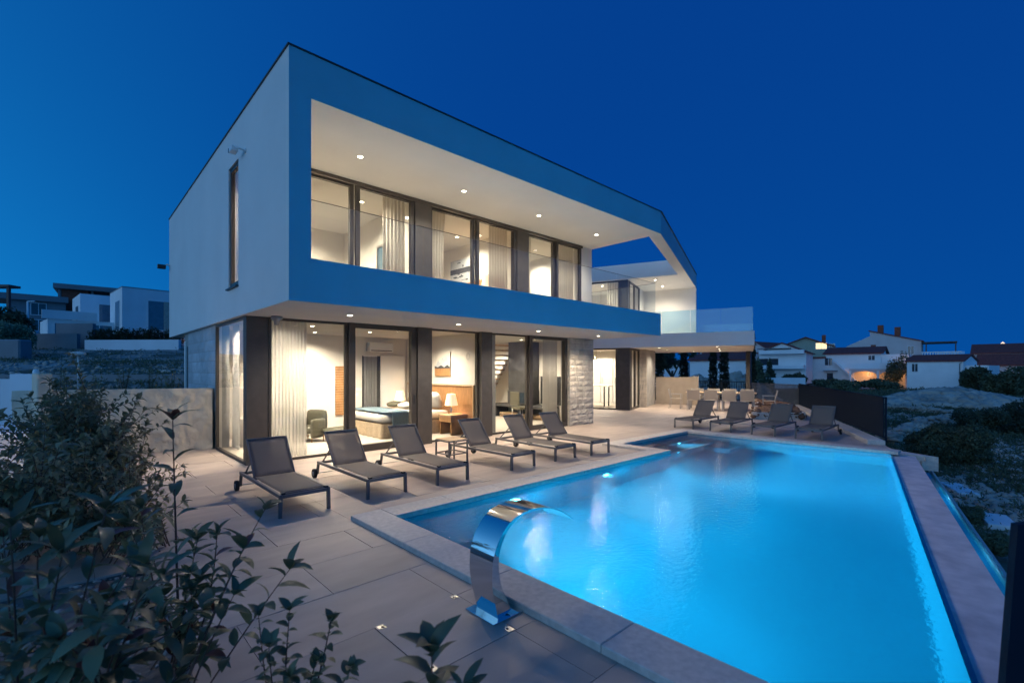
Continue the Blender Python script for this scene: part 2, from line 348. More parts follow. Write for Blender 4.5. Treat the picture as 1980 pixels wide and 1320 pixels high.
def mk_ground():
    # polar grid round the camera: fine near, coarse far, one sheet to the horizon
    rs = [0.0]+list(np.geomspace(2.0, 1500, 170)); na = 420
    vs = [(0, 0, -1.75)]; 
    for r in rs[1:]:
        for k in range(na):
            a = 2*PI*k/na; x = r*math.cos(a); y = r*math.sin(a)
            vs.append((x, y, ground_z(x, y)))
    fs = [(0, 1+k, 1+(k+1) % na) for k in range(na)]
    for i in range(len(rs)-2):
        for k in range(na):
            a = 1+i*na+k; b = 1+i*na+(k+1) % na; fs.append((a, a+na, b+na, b))
    me = bpy.data.meshes.new('ground'); me.from_pydata(vs, [], fs); me.polygons.foreach_set('use_smooth', [True]*len(fs))
    o = bpy.data.objects.new('ground', me); C.objects.link(o); o['kind'] = 'structure'
    m = bpy.data.materials.new('ground_mat'); m.use_nodes = True; n = m.node_tree; b = n.nodes['Principled BSDF']; N = n.nodes.new; L = n.links.new
    g = N('ShaderNodeNewGeometry'); n1 = N('ShaderNodeTexNoise'); n1.inputs['Scale'].default_value = 0.35; n1.inputs['Detail'].default_value = 9; n1.inputs['Roughness'].default_value = 0.68
    L(g.outputs['Position'], n1.inputs['Vector']); r1 = N('ShaderNodeValToRGB'); L(n1.outputs['Fac'], r1.inputs[0]); e = r1.color_ramp.elements
    e[0].position = .36; e[0].color = (.075, .08, .05, 1); e[1].position = .62; e[1].color = (.37, .335, .29, 1)
    x = r1.color_ramp.elements.new(.46); x.color = (.13, .125, .09, 1); x = r1.color_ramp.elements.new(.53); x.color = (.30, .275, .235, 1)
    L(r1.outputs[0], b.inputs['Base Color']); b.inputs['Roughness'].default_value = .95
    n2 = N('ShaderNodeTexNoise'); n2.inputs['Scale'].default_value = 3.0; n2.inputs['Detail'].default_value = 8; L(g.outputs['Position'], n2.inputs['Vector'])
    bp = N('ShaderNodeBump'); bp.inputs['Strength'].default_value = .9; bp.inputs['Distance'].default_value = .15; L(n2.outputs['Fac'], bp.inputs['Height']); L(bp.outputs[0], b.inputs['Normal'])
    me.materials.append(m); MT['ground_mat'] = m
mk_ground()
def stones(name, n, pos, smin, smax, m, seed=1):
    """n irregular stones; pos(rng) -> (x,y,z)"""
    rng = random.Random(seed); base = []
    b = bmesh.new(); bmesh.ops.create_icosphere(b, subdivisions=1, radius=1.0); bv = np.array([v.co[:] for v in b.verts]); bf = np.array([[v.index for v in f.verts] for f in b.faces]); b.free()
    V = []; Fc = []; npr = np.random.RandomState(seed)
    for i in range(n):
        s = smin+(smax-smin)*rng.random()**2.2
        q = bv*(1+npr.uniform(-.28, .28, (len(bv), 1)))*np.array([s*rng.uniform(.7, 1.3), s*rng.uniform(.7, 1.3), s*rng.uniform(.4, .8)])
        a = rng.uniform(0, 6.3); c, sn = math.cos(a), math.sin(a); q = q @ np.array([[c, sn, 0], [-sn, c, 0], [0, 0, 1]])
        V.append(q+np.array(pos(rng))); Fc.append(bf+i*len(bv))
    me = npmesh(name, np.concatenate(V), np.concatenate(Fc), m); o = bpy.data.objects.new(name, me); C.objects.link(o); return o
# ================================================================== TERRACE
def inpoly(x, y, P):
    c = False; j = len(P)-1
    for i in range(len(P)):
        if (P[i][1] > y) != (P[j][1] > y) and x < (P[j][0]-P[i][0])*(y-P[i][1])/(P[j][1]-P[i][1])+P[i][0]: c = not c
        j = i
    return c
def clip_poly(sub, clip):     # Sutherland-Hodgman, clip is convex ccw
    outp = list(sub)
    for i in range(len(clip)):
        a = clip[i]; b = clip[(i+1) % len(clip)]; inp = outp; outp = []
        if not inp: break
        sd = lambda p: (b[0]-a[0])*(p[1]-a[1])-(b[1]-a[1])*(p[0]-a[0])
        for k in range(len(inp)):
            p = inp[k]; q = inp[(k+1) % len(inp)]; sp_, sq = sd(p), sd(q)
            if sp_ >= 0: outp.append(p)
            if (sp_ >= 0) != (sq >= 0): t = sp_/(sp_-sq); outp.append((p[0]+t*(q[0]-p[0]), p[1]+t*(q[1]-p[1])))
    return outp
def parea(P): return 0.5*sum(P[i][0]*P[(i+1) % len(P)][1]-P[(i+1) % len(P)][0]*P[i][1] for i in range(len(P)))
CX0, CX1 = 2.33, 12.45       # outer coping lines of the pool
CY1 = 5.13; CJ = 8.72; CY2 = 6.30
def infl(x, off=0.0):        # y of the infinity edge (shifted outward by off)
    m = math.tan(R_(10.2)); return 0.14+(x-3.57)*m-off/math.cos(R_(10.2))
kerbL = [(13.35, 1.95), (24.17, 6.6)]
fenA = at(1709, 10.96); fenB = at(1545, 21.4); fenC = Vector((24.3, 13.6, 0))
terr = struct(thing('terrace', 'x', 'x', world=True)); 
for k in ('label', 'category'): del terr[k]
zones = [  # convex zones in which tiles are laid
    [(-0.6, 5.13), (2.33, 5.13), (2.33, 12.6), (-0.6, 12.6)],
    [(0.50, 1.0), (2.33, 1.0), (2.33, 5.13), (0.50, 5.13)],
    [(2.33, 5.13), (8.72, 5.13), (8.72, 9.36), (2.33, 9.36)],
    [(8.72, 6.30), (12.45, 6.30), (12.45, 9.36), (8.72, 9.36)],
    [(12.45, 1.60), (13.35, 1.95), (24.17, 6.6), (26.5, 11.0), (24.0, 14.2), (12.45, 14.2)],
]
TW, TD, GAP = 1.306, 0.653, 0.0035
cache = {}; ntile = 0; rest = MB(); far = []
base_mb = MB()
for zp in zones: base_mb.prism(zp, -0.35, -0.012)
hatch = (1.47, 2.14, 2.22, 2.89)
tile_list = []
for j in range(-4, 24):
    y0 = 2.222-3*TD+j*TD
    for i in range(-3, 22):
        x0 = 1.47-2*TW+i*TW+(0.0 if j % 2 else TW/2)
        r = [(x0+GAP/2, y0+GAP/2), (x0+TW-GAP/2, y0+GAP/2), (x0+TW-GAP/2, y0+TD-GAP/2), (x0+GAP/2, y0+TD-GAP/2)]
        for zi, zp in enumerate(zones):
            q = clip_poly(r, zp)
            if len(q) < 3 or abs(parea(q)) < 0.03: continue
            cxq = sum(p[0] for p in q)/len(q); cyq = sum(p[1] for p in q)/len(q)
            if x0+TW > hatch[0]+.02 and x0 < hatch[1]-.02 and y0+TD > hatch[2]+.05 and y0 < hatch[3]-.05:    # cut round the service hatch
                parts = [clip_poly(q, [(-9, -9), (hatch[0]-.003, -9), (hatch[0]-.003, 99), (-9, 99)]), clip_poly(q, [(hatch[1]+.003, -9), (99, -9), (99, 99), (hatch[1]+.003, 99)])]
                tile_list += [(math.hypot(cxq, cyq), p) for p in parts if len(p) > 2 and abs(parea(p)) > .01]; continue
            if cyq > 9.36 and cxq > 2.3 and cxq < 12.3: continue
            a_ = cxq*wv.x+cyq*wv.y; b_ = cxq*pv.x+cyq*pv.y
            if a_ > 19.7 and b_ > 4.6: continue
            tile_list.append((math.hypot(cxq, cyq), q))
tile_list.sort(key=lambda t: t[0])
rngt = random.Random(3)
for k, (dd, q) in enumerate(tile_list):
    if k >= 296: rest.prism(q, -0.02, rngt.uniform(-.0008, .0008)); continue
    cxq = sum(p[0] for p in q)/len(q); cyq = sum(p[1] for p in q)/len(q)
    key = tuple((round(p[0]-cxq, 3), round(p[1]-cyq, 3)) for p in q)
    if key not in cache:
        o = MB().prism(key, -0.012-.008, 0.0).build('paving_tile', 'tile', terr, bevel=0.0015); cache[key] = o.data
    else:
        o = bpy.data.objects.new('paving_tile', cache[key]); C.objects.link(o); o.parent = terr
    o.location = (cxq, cyq, rngt.uniform(-.0012, .0012))
if rest.v: rest.build('paving_tiles_far', 'tile', terr)['kind'] = 'stuff'
base_mb.build('screed', 'grout', terr)
# service hatch beside the water spout
h = thing('service_hatch', 'square tiled access hatch flush in the paving beside the steel water spout', 'hatch', (1.805, 2.555, 0))
MB().box(-.331, .331, -.331, .331, -.011, .001).build('cover_tile', 'tile', h)
for sx in (-1, 1):
    for sy in (-1, 1):
        MB().prism([(sx*.325, sy*.325), (sx*.272, sy*.325), (sx*.272, sy*.272), (sx*.325, sy*.272)] if sx*sy > 0 else [(sx*.325, sy*.325), (sx*.325, sy*.272), (sx*.272, sy*.272), (sx*.272, sy*.325)], .001, .004).build('lifting_plate', 'steel_brushed', h)
        MB().lathe([(0, .0055), (.010, .0055), (.010, .004)], (sx*.29, sy*.29, 0), 10).build('screw_hole', 'black_plastic', h)
# planting bed
bed = MB().prism([(-9, -4), (0.9, -4), (2.6, -0.6), (2.33, 1.0), (0.5, 1.9), (0.5, 5.0), (-0.6, 5.3), (-0.6, 11.9), (-9, 15)], -0.6, -0.03).build('planting_bed', 'soil'); struct(bed)
MB().bar((0.497, 1.9, -.02), (0.497, 5.13, -.02), .02, .05).build('metal_edging', 'alu_dark', bed)
def bedpos(r):
    while True:
        x, y = r.uniform(-3, 2.2), r.uniform(.3, 11)
        if (x < .45 and y > 1.9) or (y < 1.9-(x-.5)*.5 and x > -2) and x < 1.9: return (x, y, -.025)
tag(stones('gravel', 5200, bedpos, .006, .035, 'pebble', 5), None, None, None, 'stuff')
# ================================================================== POOL
WL = -0.02; PZ = -1.35
IX0, IX1 = 2.68, 12.10; IY1 = 4.80; IJ = 8.98; IY2 = 5.97
pool = thing('swimming_pool', 'long infinity swimming pool lit blue under the water in front of the villa', 'pool', (7.5, 2.5, 0), world=True)
P_in = [(IX0, infl(IX0)), (IX1, infl(IX1)), (IX1, IY2), (IJ, IY2), (IJ, IY1), (IX0, IY1)]
b = MB(); b.add([(x, y, PZ) for x, y in P_in], [tuple(range(6))]); b.build('pool_floor', 'pool_plaster', pool, recalc=False)
walls = MB()
for i in range(1, 6):
    a = P_in[i]; c = P_in[(i+1) % 6]; walls.add([(a[0], a[1], PZ-.05), (c[0], c[1], PZ-.05), (c[0], c[1], -.002), (a[0], a[1], -.002)], [(3, 2, 1, 0)])
walls.build('pool_wall', 'pool_plaster', pool, recalc=False)
def off(x, o): return (x, infl(x, o))
def offn(x, o):
    a = R_(10.2); return (x+o*math.sin(a), infl(x)-o*math.cos(a))
XA, XB = IX0-1.6, IX1+.22
MB().prism([offn(XB, -0.001), offn(XA, -0.001), offn(XA, .03), offn(XB, .03)], PZ-.1, WL-.012).build('infinity_wall', 'pool_plaster', pool)
MB().prism([offn(XB, .031), offn(XA, .031), offn(XA, .40), offn(XB, .40)], -.5, -.045).build('overflow_shelf', 'wet_stone', pool)
MB().prism([offn(XB+.5, .40), offn(XA, .40), offn(XA, .679), offn(XB+.5, .679)], -1.9, -.62).build('trough_floor', 'pool_plaster', pool)
MB().prism([offn(XB+.9, .68), offn(XA, .68), offn(XA, .715), offn(XB+.9, .715)], -1.9, -.38).build('trough_rim', 'coping', pool, bevel=.006)
tw = MB(); tw.add([(*offn(XB+.5, .402), -.43), (*offn(XA, .402), -.43), (*offn(XA, .679), -.43), (*offn(XB+.5, .679), -.43)], [(0, 1, 2, 3)]); struct(tw.build('trough_water', 'water', recalc=False))
wt = MB(); wt.add([(*offn(IX0, .030), WL), (*offn(IX1, .030), WL)]+[(x, y, WL) for x, y in P_in[2:]], [tuple(range(6))]); struct(wt.build('water', 'water', recalc=False))
# steps in the recess by the far corner
MB().box(IJ+.02, IX1, 5.10, IY2, PZ, -.55).build('bench', 'pool_plaster', pool, bevel=.01)
MB().box(10.3, IX1, 5.52, IY2, -.55, -.28).build('step', 'pool_plaster', pool, bevel=.01)
MB().box(11.2, IX1-.001, 4.5, 5.10, PZ, -.85).build('step', 'pool_plaster', pool, bevel=.01)
MB().box(9.55, 11.35, 4.99, 5.07, -.50, -.46).build('step_nosing', 'white_plastic', pool, bevel=.01)
# coping slabs
def slabs(a, c, wdt, n, side):
    a = Vector((*a, 0)); c = Vector((*c, 0)); d = (c-a)/n; u = d.normalized(); nr = Vector((-u.y, u.x, 0))*wdt*side
    for i in range(n):
        p = a+d*i+u*.0015; q = a+d*(i+1)-u*.0015
        MB().prism([p[:2], q[:2], (q+nr)[:2], (p+nr)[:2]], -.012, .05).build('coping_slab', 'coping', pool, bevel=.006)
slabs((CX0, -0.6), (CX0, CY1), .37, 5, -1)
slabs((CX0+.37, IY1-.02), (IJ+.02-.28, IY1-.02), .35, 7, 1)
slabs((CJ, IY1-.02), (CJ, IY2-.02), .28, 1, -1)
slabs((CJ, IY2-.02), (CX1, IY2-.02), .35, 4, 1)
slabs((IX1-.02, 1.55), (IX1-.02, IY2-.02), .37, 4, -1)
# pool lamps under the water
def pool_light(x, y, z, nx, ny, e=150, sz=.10):
    g_ = thing('pool_light', 'x', 'x')
    for k in ('label', 'category'): del g_[k]
    return g_
def poollamp(x, y, z, nx, ny, e, r=.085, lens='pool_lens', pit=-24, sp_=165):
    ang = math.atan2(ny, nx); Mx = Matrix.Translation((x, y, z)) @ Matrix.Rotation(ang, 4, 'Z') @ Matrix.Rotation(PI/2, 4, 'Y')
    m = MB(); m.lathe([(0, .012), (r, .012), (r*1.25, .0), (r*1.25, -.01)], n=20); m.v = [tuple(Mx @ Vector(p)) for p in m.v]
    o = m.build('pool_light', 'white_plastic', pool)
    m = MB(); m.lathe([(0, .020), (r*.9, .018), (r*.95, .013)], n=20); m.v = [tuple(Mx @ Vector(p)) for p in m.v]; l = m.build('lens', lens, o)
    lp = lamp('SPOT', 'pool_lamp', (x+nx*.06, y+ny*.06, z), e, (1.0, 0.60, 0.72) if sp_ < 150 else (.25, .75, 1), pool, .07, sp_, .9)
    lp.rotation_euler = Vector((nx, ny, math.tan(R_(pit)))).to_track_quat('-Z', 'Y').to_euler()
PE = 700
poollamp(4.55, IY1, -.42, 0, -1, PE*9, pit=-62, sp_=74); poollamp(6.75, IY1, -.42, 0, -1, PE*9, pit=-62, sp_=74); poollamp(10.75, 5.52, -.38, 0, -1, PE*22, .05, pit=-52, sp_=112); poollamp(9.9, 5.10, -.66, 0, -1, PE*1.0, .05)
for xx in (4.55, 6.75):      # wide fill beams added at the same two lamps to light the pool
    lp = lamp('SPOT', 'pool_fill', (xx, IY1-.07, -.42), PE*.85, (0.25, 0.76, 1.0), pool, .07, 170, .6); lp.rotation_euler = Vector((0.45, -1, -.08)).to_track_quat('-Z', 'Y').to_euler()
poollamp(IX0, 2.3, -.40, 1, 0, PE*.4, pit=-8)  # unseen underwater lamp added on the near wall to fill the pool
for xx in (4.5, 7.5, 10.5):
    q = offn(xx, .425); lp = lamp('POINT', 'trough_fill', (q[0], q[1], -.50), 90, (.2, .6, 1), pool, .03)  # fill lights added under the shelf lip, out of view, to brighten the trough
# far right corner block of the terrace
blk = thing('corner_wall', 'pale stone capped retaining wall at the far end of the overflow trough', 'wall', (13.3, 1.8, -.1), world=True)
MB().prism([gp(1697, 861, -.1)[:2], gp(1790, 886, -.1)[:2], (gp(1790, 886, -.1)+Vector((.7, .5, 0)))[:2], (14.4, 2.55)], -.16, -.08).build('cap_stone', 'coping', blk, bevel=.006)
MB().prism([(gp(1697, 861, -.1)+Vector((.05, .05, 0)))[:2], (gp(1790, 886, -.1)+Vector((0, .06, 0)))[:2], (gp(1790, 886, -.1)+Vector((.6, .5, 0)))[:2], (14.3, 2.6)], -1.9, -.161).build('wall_core', 'grey_wall', blk)
MB().prism([(12.72, 1.0), (13.36, 2.06), (13.35, 2.9), (12.6, 2.4), (12.6, 1.66)], -.35, -.06).build('landing', 'coping', blk)
# kerb wall below the dark fence with the planter
kerb = thing('kerb_wall', 'low sandstone coloured kerb wall along the foot of the dark slatted fence', 'wall', (18.5, 4.2, 0), world=True)
u = (Vector((*kerbL[1], 0))-Vector((*kerbL[0], 0))); L_ = u.length; u.normalize(); nl = Vector((-u.y, u.x, 0))
k0 = Vector((*kerbL[0], 0))-nl*.02
for i in range(11):
    p = k0+u*(L_*i/11+.004); q = k0+u*(L_*(i+1)/11-.004)
    MB().prism([p[:2], q[:2], (q+nl*.34)[:2], (p+nl*.34)[:2]], -.3, .10).build('kerb_stone', 'coping', kerb, bevel=.01)
pl = thing('stone_planter', 'low kerbed planter filled with reddish brown rocks behind the sun loungers', 'planter', (20, 6, 0), world=True)
pp = [Vector(p) for p in ((17.0, 6.05, 0), (18.1, 4.75, 0), (23.0, 6.75, 0), (24.6, 8.6, 0))]
for i in range(4):
    a = pp[i]; c = pp[(i+1) % 4]; d = (c-a).normalized(); nr = Vector((-d.y, d.x, 0))*.14
    MB().prism([a[:2], c[:2], (c+nr)[:2], (a+nr)[:2]], -.02, .235+.004*i).build('planter_edge', 'coping', pl, bevel=.008)
def ppos(r):
    while True:
        x, y = r.uniform(17, 24.6), r.uniform(4.7, 8.6)
        if inpoly(x, y, [(p.x, p.y) for p in pp]): return (x, y, r.uniform(.08, .24))
o = stones('rocks', 2600, ppos, .04, .13, 'brown_stone', 11); o.parent = pl; o.location = (-20, -6, 0); o['kind'] = 'stuff'
# ================================================================== VILLA
VX0, VX1, VY0, VG, VY1 = 2.21, 12.2, 6.8, 9.3, 17.2
Z1, Z2, Z3, Z4 = 2.65, 3.22, 5.53, 6.15
V = thing('modern_villa', 'white two storey flat roofed villa with recessed balcony and glass walls beside the pool', 'villa', (VX0, VY0, 0), world=True)
box('floor_slab', 'plaster', V, VX0, VX1, VY0+.004, VY1, Z1, Z2-.02)
box('front_fascia', 'fascia_pool_glow', V, VX0+.001, VX1-.001, VY0-.004, VY0+.0035, Z1+.001, 3.2)
box('front_fascia', 'fascia_pool_glow', V, VX0+.001, VX1-.001, VY0-.004, VY0+.0035, Z3+.001, Z4-.001)
box('front_fascia', 'fascia_pool_glow', V, VX0+.001, VX0+.30, VY0-.004, VY0-.0005, 3.2005, Z3+.0005)
box('balcony_upstand', 'fascia_pool_glow', V, VX0+.30, VX1, VY0, VY0+.10, Z2-.02, 3.27)
box('roof_slab', 'plaster', V, VX0, VX1, VY0+.004, VY1, Z3, Z4)
mb = MB(); gridwall(mb, (VX0, 0, 0), (0, 1, 0), (1, 0, 0), (VY0, VY1), (Z2-.02, Z3), [(9.42, 10.12, Z2-.01, 5.45)], .28); mb.build('side_wall', 'plaster', V)
box('balcony_end_wall', 'plaster', V, VX0+.28, VX0+.30, VY0, VG, Z2-.02, Z3)
box('end_wall', 'plaster', V, VX1-.30, VX1, VG, VY1, Z2-.02, Z3)
box('rear_wall', 'plaster', V, VX0+.28, VX1-.30, VY1-.25, VY1, Z2-.02, Z3)
mb = MB(); e = .02   # thin dark roof flashing
mb.box(VX0-e, VX1+.0, VY0-e, VY0+.18, Z4, Z4+.022); mb.box(VX0-e, VX0+.18, VY0+.18, VY1+e, Z4, Z4+.022); mb.build('roof_flashing', 'roof_edge', V)
# diagonal roof beam and wing roof
bs = wing(0, 0); B0 = Vector((VX1, VY0, 0)); bl = (wing(23.75, 2.2)-B0).length
bd = (wing(23.75, 2.2)-B0).normalized(); bn = Vector((-bd.y, bd.x, 0)); B1 = B0+bd*bl
beam = [B0[:2], B1[:2], (B1+bn*.34)[:2], (VX1, VY0+.37)]
MB().prism(beam, Z3, Z4).build('roof_beam', 'plaster', V)
MB().prism([(B0+bn*.003)[:2], (B0-bn*.004)[:2], (B1-bn*.004)[:2], (B1+bn*.003)[:2]], Z3+.001, Z4-.001).build('front_fascia', 'fascia_pool_glow', V)
MB().prism([(B0-bn*.035)[:2], (B1-bn*.035+bd*.03)[:2], (B1+bn*.15+bd*.03)[:2], (VX1, VY0+.16)], Z4, Z4+.022).build('roof_flashing', 'roof_edge', V)
J = Vector((17.94, 9.22, 0)); J = B0+bn*.345+bd*((J-B0).dot(bd))
MB().prism([J[:2], (B1+bn*.345)[:2], (B1+bn*.345+pv*7)[:2], (J+pv*7)[:2]], Z3, Z4).build('wing_roof', 'plaster', V)
# wing terrace slab
SZ0, SZ1 = 2.60, 3.13
A0, A1, Bf = 19.55, 26.7, -.2
MB().prism([wing(A0, Bf)[:2], wing(A1, Bf)[:2], wing(A1, 10)[:2], wing(A0, 10)[:2]], SZ0, SZ1).build('terrace_slab', 'plaster', V)
MB().prism([wing(23.72, 2.21)[:2], wing(24.0, 2.21)[:2], wing(24.0, 9)[:2], wing(23.72, 9)[:2]], SZ1, Z3).build('wing_wall', 'plaster', V)
# wing upper glazing
def frame_panel(parent, a, b, z0, z1, fw=.06, dep=.07, m='dark_frame', pane='glass', inset=0.0, bottom=None, top=None, handle=False):
    """glazed frame between ground points a and b"""
    a = Vector((a[0], a[1], 0)); b = Vector((b[0], b[1], 0)); u_ = (b-a).normalized(); n_ = Vector((-u_.y, u_.x, 0)); L2 = (b-a).length
    bt = bottom or fw; tp = top or fw
    mb = MB(); gridwall(mb, a-n_*dep/2, u_, n_, (0, L2), (z0, z1), [(fw, L2-fw, z0+bt, z1-tp)], dep); fr = mb.build('window_frame', m, parent)
    p = MB(); p.add([a+u_*fw+Vector((0, 0, z0+bt)), b-u_*fw+Vector((0, 0, z0+bt)), b-u_*fw+Vector((0, 0, z1-tp)), a+u_*fw+Vector((0, 0, z1-tp))], [(0, 1, 2, 3)]); p.build('pane', pane, fr, recalc=False)
    if handle:
        q = b-u_*fw*.5-n_*(dep/2+.012); MB().box(q.x-.012, q.x+.012, q.y-.012, q.y+.012, z0+.95, z0+1.13).build('handle', 'black_plastic', fr)
    return fr
c1 = wing(20.24, 4.6)
frame_panel(V, wing(20.24, 8.0), wing(20.24, 6.3), SZ1, Z3); frame_panel(V, wing(20.24, 6.29), wing(20.24, 4.95), SZ1, Z3)
MB().prism([wing(20.2, 4.94)[:2], wing(20.2, 4.6)[:2], wing(20.5, 4.6)[:2], wing(20.5, 4.94)[:2]], SZ1, Z3).build('corner_column', 'dark_panel', V)
frame_panel(V, wing(20.51, 4.62), wing(21.5, 4.62), SZ1, Z3); frame_panel(V, wing(21.51, 4.62), wing(22.6, 4.62), SZ1, Z3)
MB().prism([wing(22.61, 4.6)[:2], wing(23.715, 4.6)[:2], wing(23.715, 4.85)[:2], wing(22.61, 4.85)[:2]], SZ1, Z3).build('wing_wall', 'plaster', V)
MB().prism([wing(20.6, 8.6)[:2], wing(23.7, 8.6)[:2], wing(23.7, 8.8)[:2], wing(20.6, 8.8)[:2]], SZ1, Z3).build('room_wall', 'room_wall', V)
# kitchen glazing below
frame_panel(V, wing(19.75, 8.2), wing(19.75, 6.6), 0, SZ0); frame_panel(V, wing(19.75, 6.59), wing(19.75, 4.95), 0, SZ0)
MB().prism([wing(19.66, 4.93)[:2], wing(19.66, 4.40)[:2], wing(19.9, 4.40)[:2], wing(19.9, 4.93)[:2]], 0, SZ0).build('corner_column', 'dark_panel', V)
frame_panel(V, wing(19.91, 4.42), wing(20.7, 4.42), 0, SZ0, fw=.09); frame_panel(V, wing(20.71, 4.42), wing(21.55, 4.42), 0, SZ0, fw=.09)
kp = MB().prism([wing(21.62, 4.12)[:2], wing(24.0, 4.12)[:2], wing(24.0, 4.5)[:2], wing(21.62, 4.5)[:2]], 0, SZ0).build('stone_pier', 'mortar', V)
rg = random.Random(4); sb = MB()
for r in range(13):
    z = r*.2; t = 4.07; cuts = sorted([4.07, 4.52, rg.uniform(4.2, 4.4)])
    for i in range(2):
        sb.prism([wing(21.62-rg.uniform(.02, .05), cuts[i]+.006)[:2], wing(21.62-rg.uniform(.02, .05), cuts[i+1]-.006)[:2], wing(21.63, cuts[i+1]-.006)[:2], wing(21.63, cuts[i]+.006)[:2]], z+.006, min(SZ0, z+.194))
sb.build('stone_facing', 'stone', kp)['kind'] = 'stuff'
# kitchen inside
MB().prism([wing(19.8, 4.5)[:2], wing(24, 4.5)[:2], wing(24, 10)[:2], wing(19.8, 10)[:2]], -.3, .012).build('kitchen_floor', 'room_floor', V)
MB().prism([wing(23.4, 4.51)[:2], wing(23.6, 4.51)[:2], wing(23.6, 10)[:2], wing(23.4, 10)[:2]], .012, SZ0).build('room_wall', 'room_wall', V)
MB().prism([wing(19.8, 9.8)[:2], wing(23.4, 9.8)[:2], wing(23.4, 10)[:2], wing(19.8, 10)[:2]], .012, SZ0).build('room_wall', 'room_wall', V)
# ---- ground floor glazing of the main house (line Y = VG)
box('house_floor', 'room_floor', V, VX0+.14, VX1, VG+.06, VY1-.3, -.3, .014)
G0 = VX0+.12
frame_panel(V, (G0, 11.66), (G0, 9.42), 0, Z1, fw=.05, dep=.06)
box('corner_column', 'dark_panel', V, G0-.03, 2.66, VG-.02, VG+.10, 0, Z1)
box('corner_column', 'dark_panel', V, G0-.03, G0+.10, VG+.10, VG+.13, 0, Z1)
frame_panel(V, (2.665, VG), (4.14, VG), 0, Z1, fw=.045)
frame_panel(V, (4.15, VG-.05), (5.72, VG-.05), 0, Z1, fw=.13, dep=.12, bottom=.14, top=.10, handle=True)
box('dark_column', 'dark_panel', V, 5.725, 6.10, VG-.16, VG+.12, 0, Z1)
frame_panel(V, (6.105, VG), (7.58, VG), 0, Z1, fw=.045)
box('dark_column', 'dark_panel', V, 7.585, 7.93, VG-.16, VG+.12, 0, Z1)
frame_panel(V, (7.935, VG), (9.35, VG), 0, Z1, fw=.045)
frame_panel(V, (9.355, VG-.05), (10.98, VG-.05), 0, Z1, fw=.12, dep=.12, bottom=.13, top=.09, handle=True)
# stone piers with blocks
def stone_face(parent, o, u, n, U, Z, rowh, lens, m, rough, seed, prot=.045, maxp=150):
    rg = random.Random(seed); z = Z[0]; o = Vector(o); u = Vector(u); n = Vector(n); k = 0
    while z < Z[1]-.03:
        h_ = min(rowh*rg.uniform(.85, 1.15), Z[1]-z)
        if Z[1]-z-h_ < .06: h_ = Z[1]-z
        x = U[0]
        while x < U[1]-.02:
            w_ = rg.uniform(*lens); 
            if U[1]-x-w_ < lens[0]*.6: w_ = U[1]-x
            mb = MB(); nx, nz = 4, 3; g_ = .005; vs = []
            for jj in range(nz+1):
                for ii in range(nx+1):
                    e_ = ii in (0, nx) or jj in (0, nz)
                    t = prot*.35 if e_ else prot*(1+rg.uniform(-rough, rough))
                    vs.append(o+u*(x+g_+(w_-2*g_)*ii/nx)+Vector((0, 0, z+g_+(h_-2*g_)*jj/nz))-n*(t*rg.uniform(.8, 1.2)))
            fs = [(j*(nx+1)+i, j*(nx+1)+i+1, (j+1)*(nx+1)+i+1, (j+1)*(nx+1)+i) for j in range(nz) for i in range(nx)]
            nb = len(vs); rim = [i for i in range(nx+1)]+[(j+1)*(nx+1)-1 for j in range(1, nz+1)]+[nz*(nx+1)+i for i in range(nx-1, -1, -1)]+[j*(nx+1) for j in range(nz-1, 0, -1)]
            vs += [vs[i]+n*(prot*.7+.01) for i in rim]
            for i in range(len(rim)): fs.append((rim[i], nb+i, nb+(i+1) % len(rim), rim[(i+1) % len(rim)]))
            mb.add(vs, fs); mb.build('stone_block', m, parent, recalc=False); k += 1
            x += w_
        z += h_
PY = 9.12
pier = box('stone_pier', 'mortar', V, 11.0, 12.16, PY, PY+.35, 0, Z1)
stone_face(pier, (11.0, PY, 0), (1, 0, 0), (0, 1, 0), (0, 1.16), (0, Z1-.005), .165, (.22, .46), 'stone', .55, 21, prot=.026)
stone_face(pier, (11.0, PY+.3, 0), (0, -1, 0), (1, 0, 0), (0, .3), (0, Z1-.005), .20, (.3, .5), 'stone', .4, 22, prot=.02)
sw = box('stone_wall', 'mortar', V, G0-.01, G0+.25, 11.72, 15.4, 0, Z1)
stone_face(sw, (G0-.01, 15.4, 0), (0, -1, 0), (1, 0, 0), (.55, 3.66), (.8, Z1-.005), .26, (.4, .85), 'stone_smooth', .25, 23, prot=.02)
box('slit_window', 'window_dark', sw, G0-.022, G0-.012, 14.9, 15.02, .9, 2.3); box('slit_reveal', 'plaster', sw, G0-.05, G0-.011, 15.05, 15.2, .8, 2.45)
# ---- upper glazing
U0 = Z2
UG = VG
for a, b2, door in ((2.5, 4.28, 0), (4.30, 5.66, 1), (6.10, 7.45, 0), (7.47, 8.84, 1), (9.30, 10.48, 0), (10.50, 11.66, 1)):
    frame_panel(V, (a, UG-(.06 if door else 0)), (b2, UG-(.06 if door else 0)), U0, Z3, fw=.085, dep=.08, top=.10)
box('dark_column', 'dark_panel', V, 5.67, 6.09, UG-.14, UG+.12, U0, Z3)
box('dark_column', 'dark_panel', V, 8.85, 9.29, UG-.14, UG+.12, U0, Z3)
box('window_head', 'dark_frame', V, 2.5, 11.66, UG-.16, UG-.105, Z3-.07, Z3-.002)
box('end_pier', 'plaster', V, 11.67, VX1-.005, UG-.10, UG+.2, U0-.02, Z3)
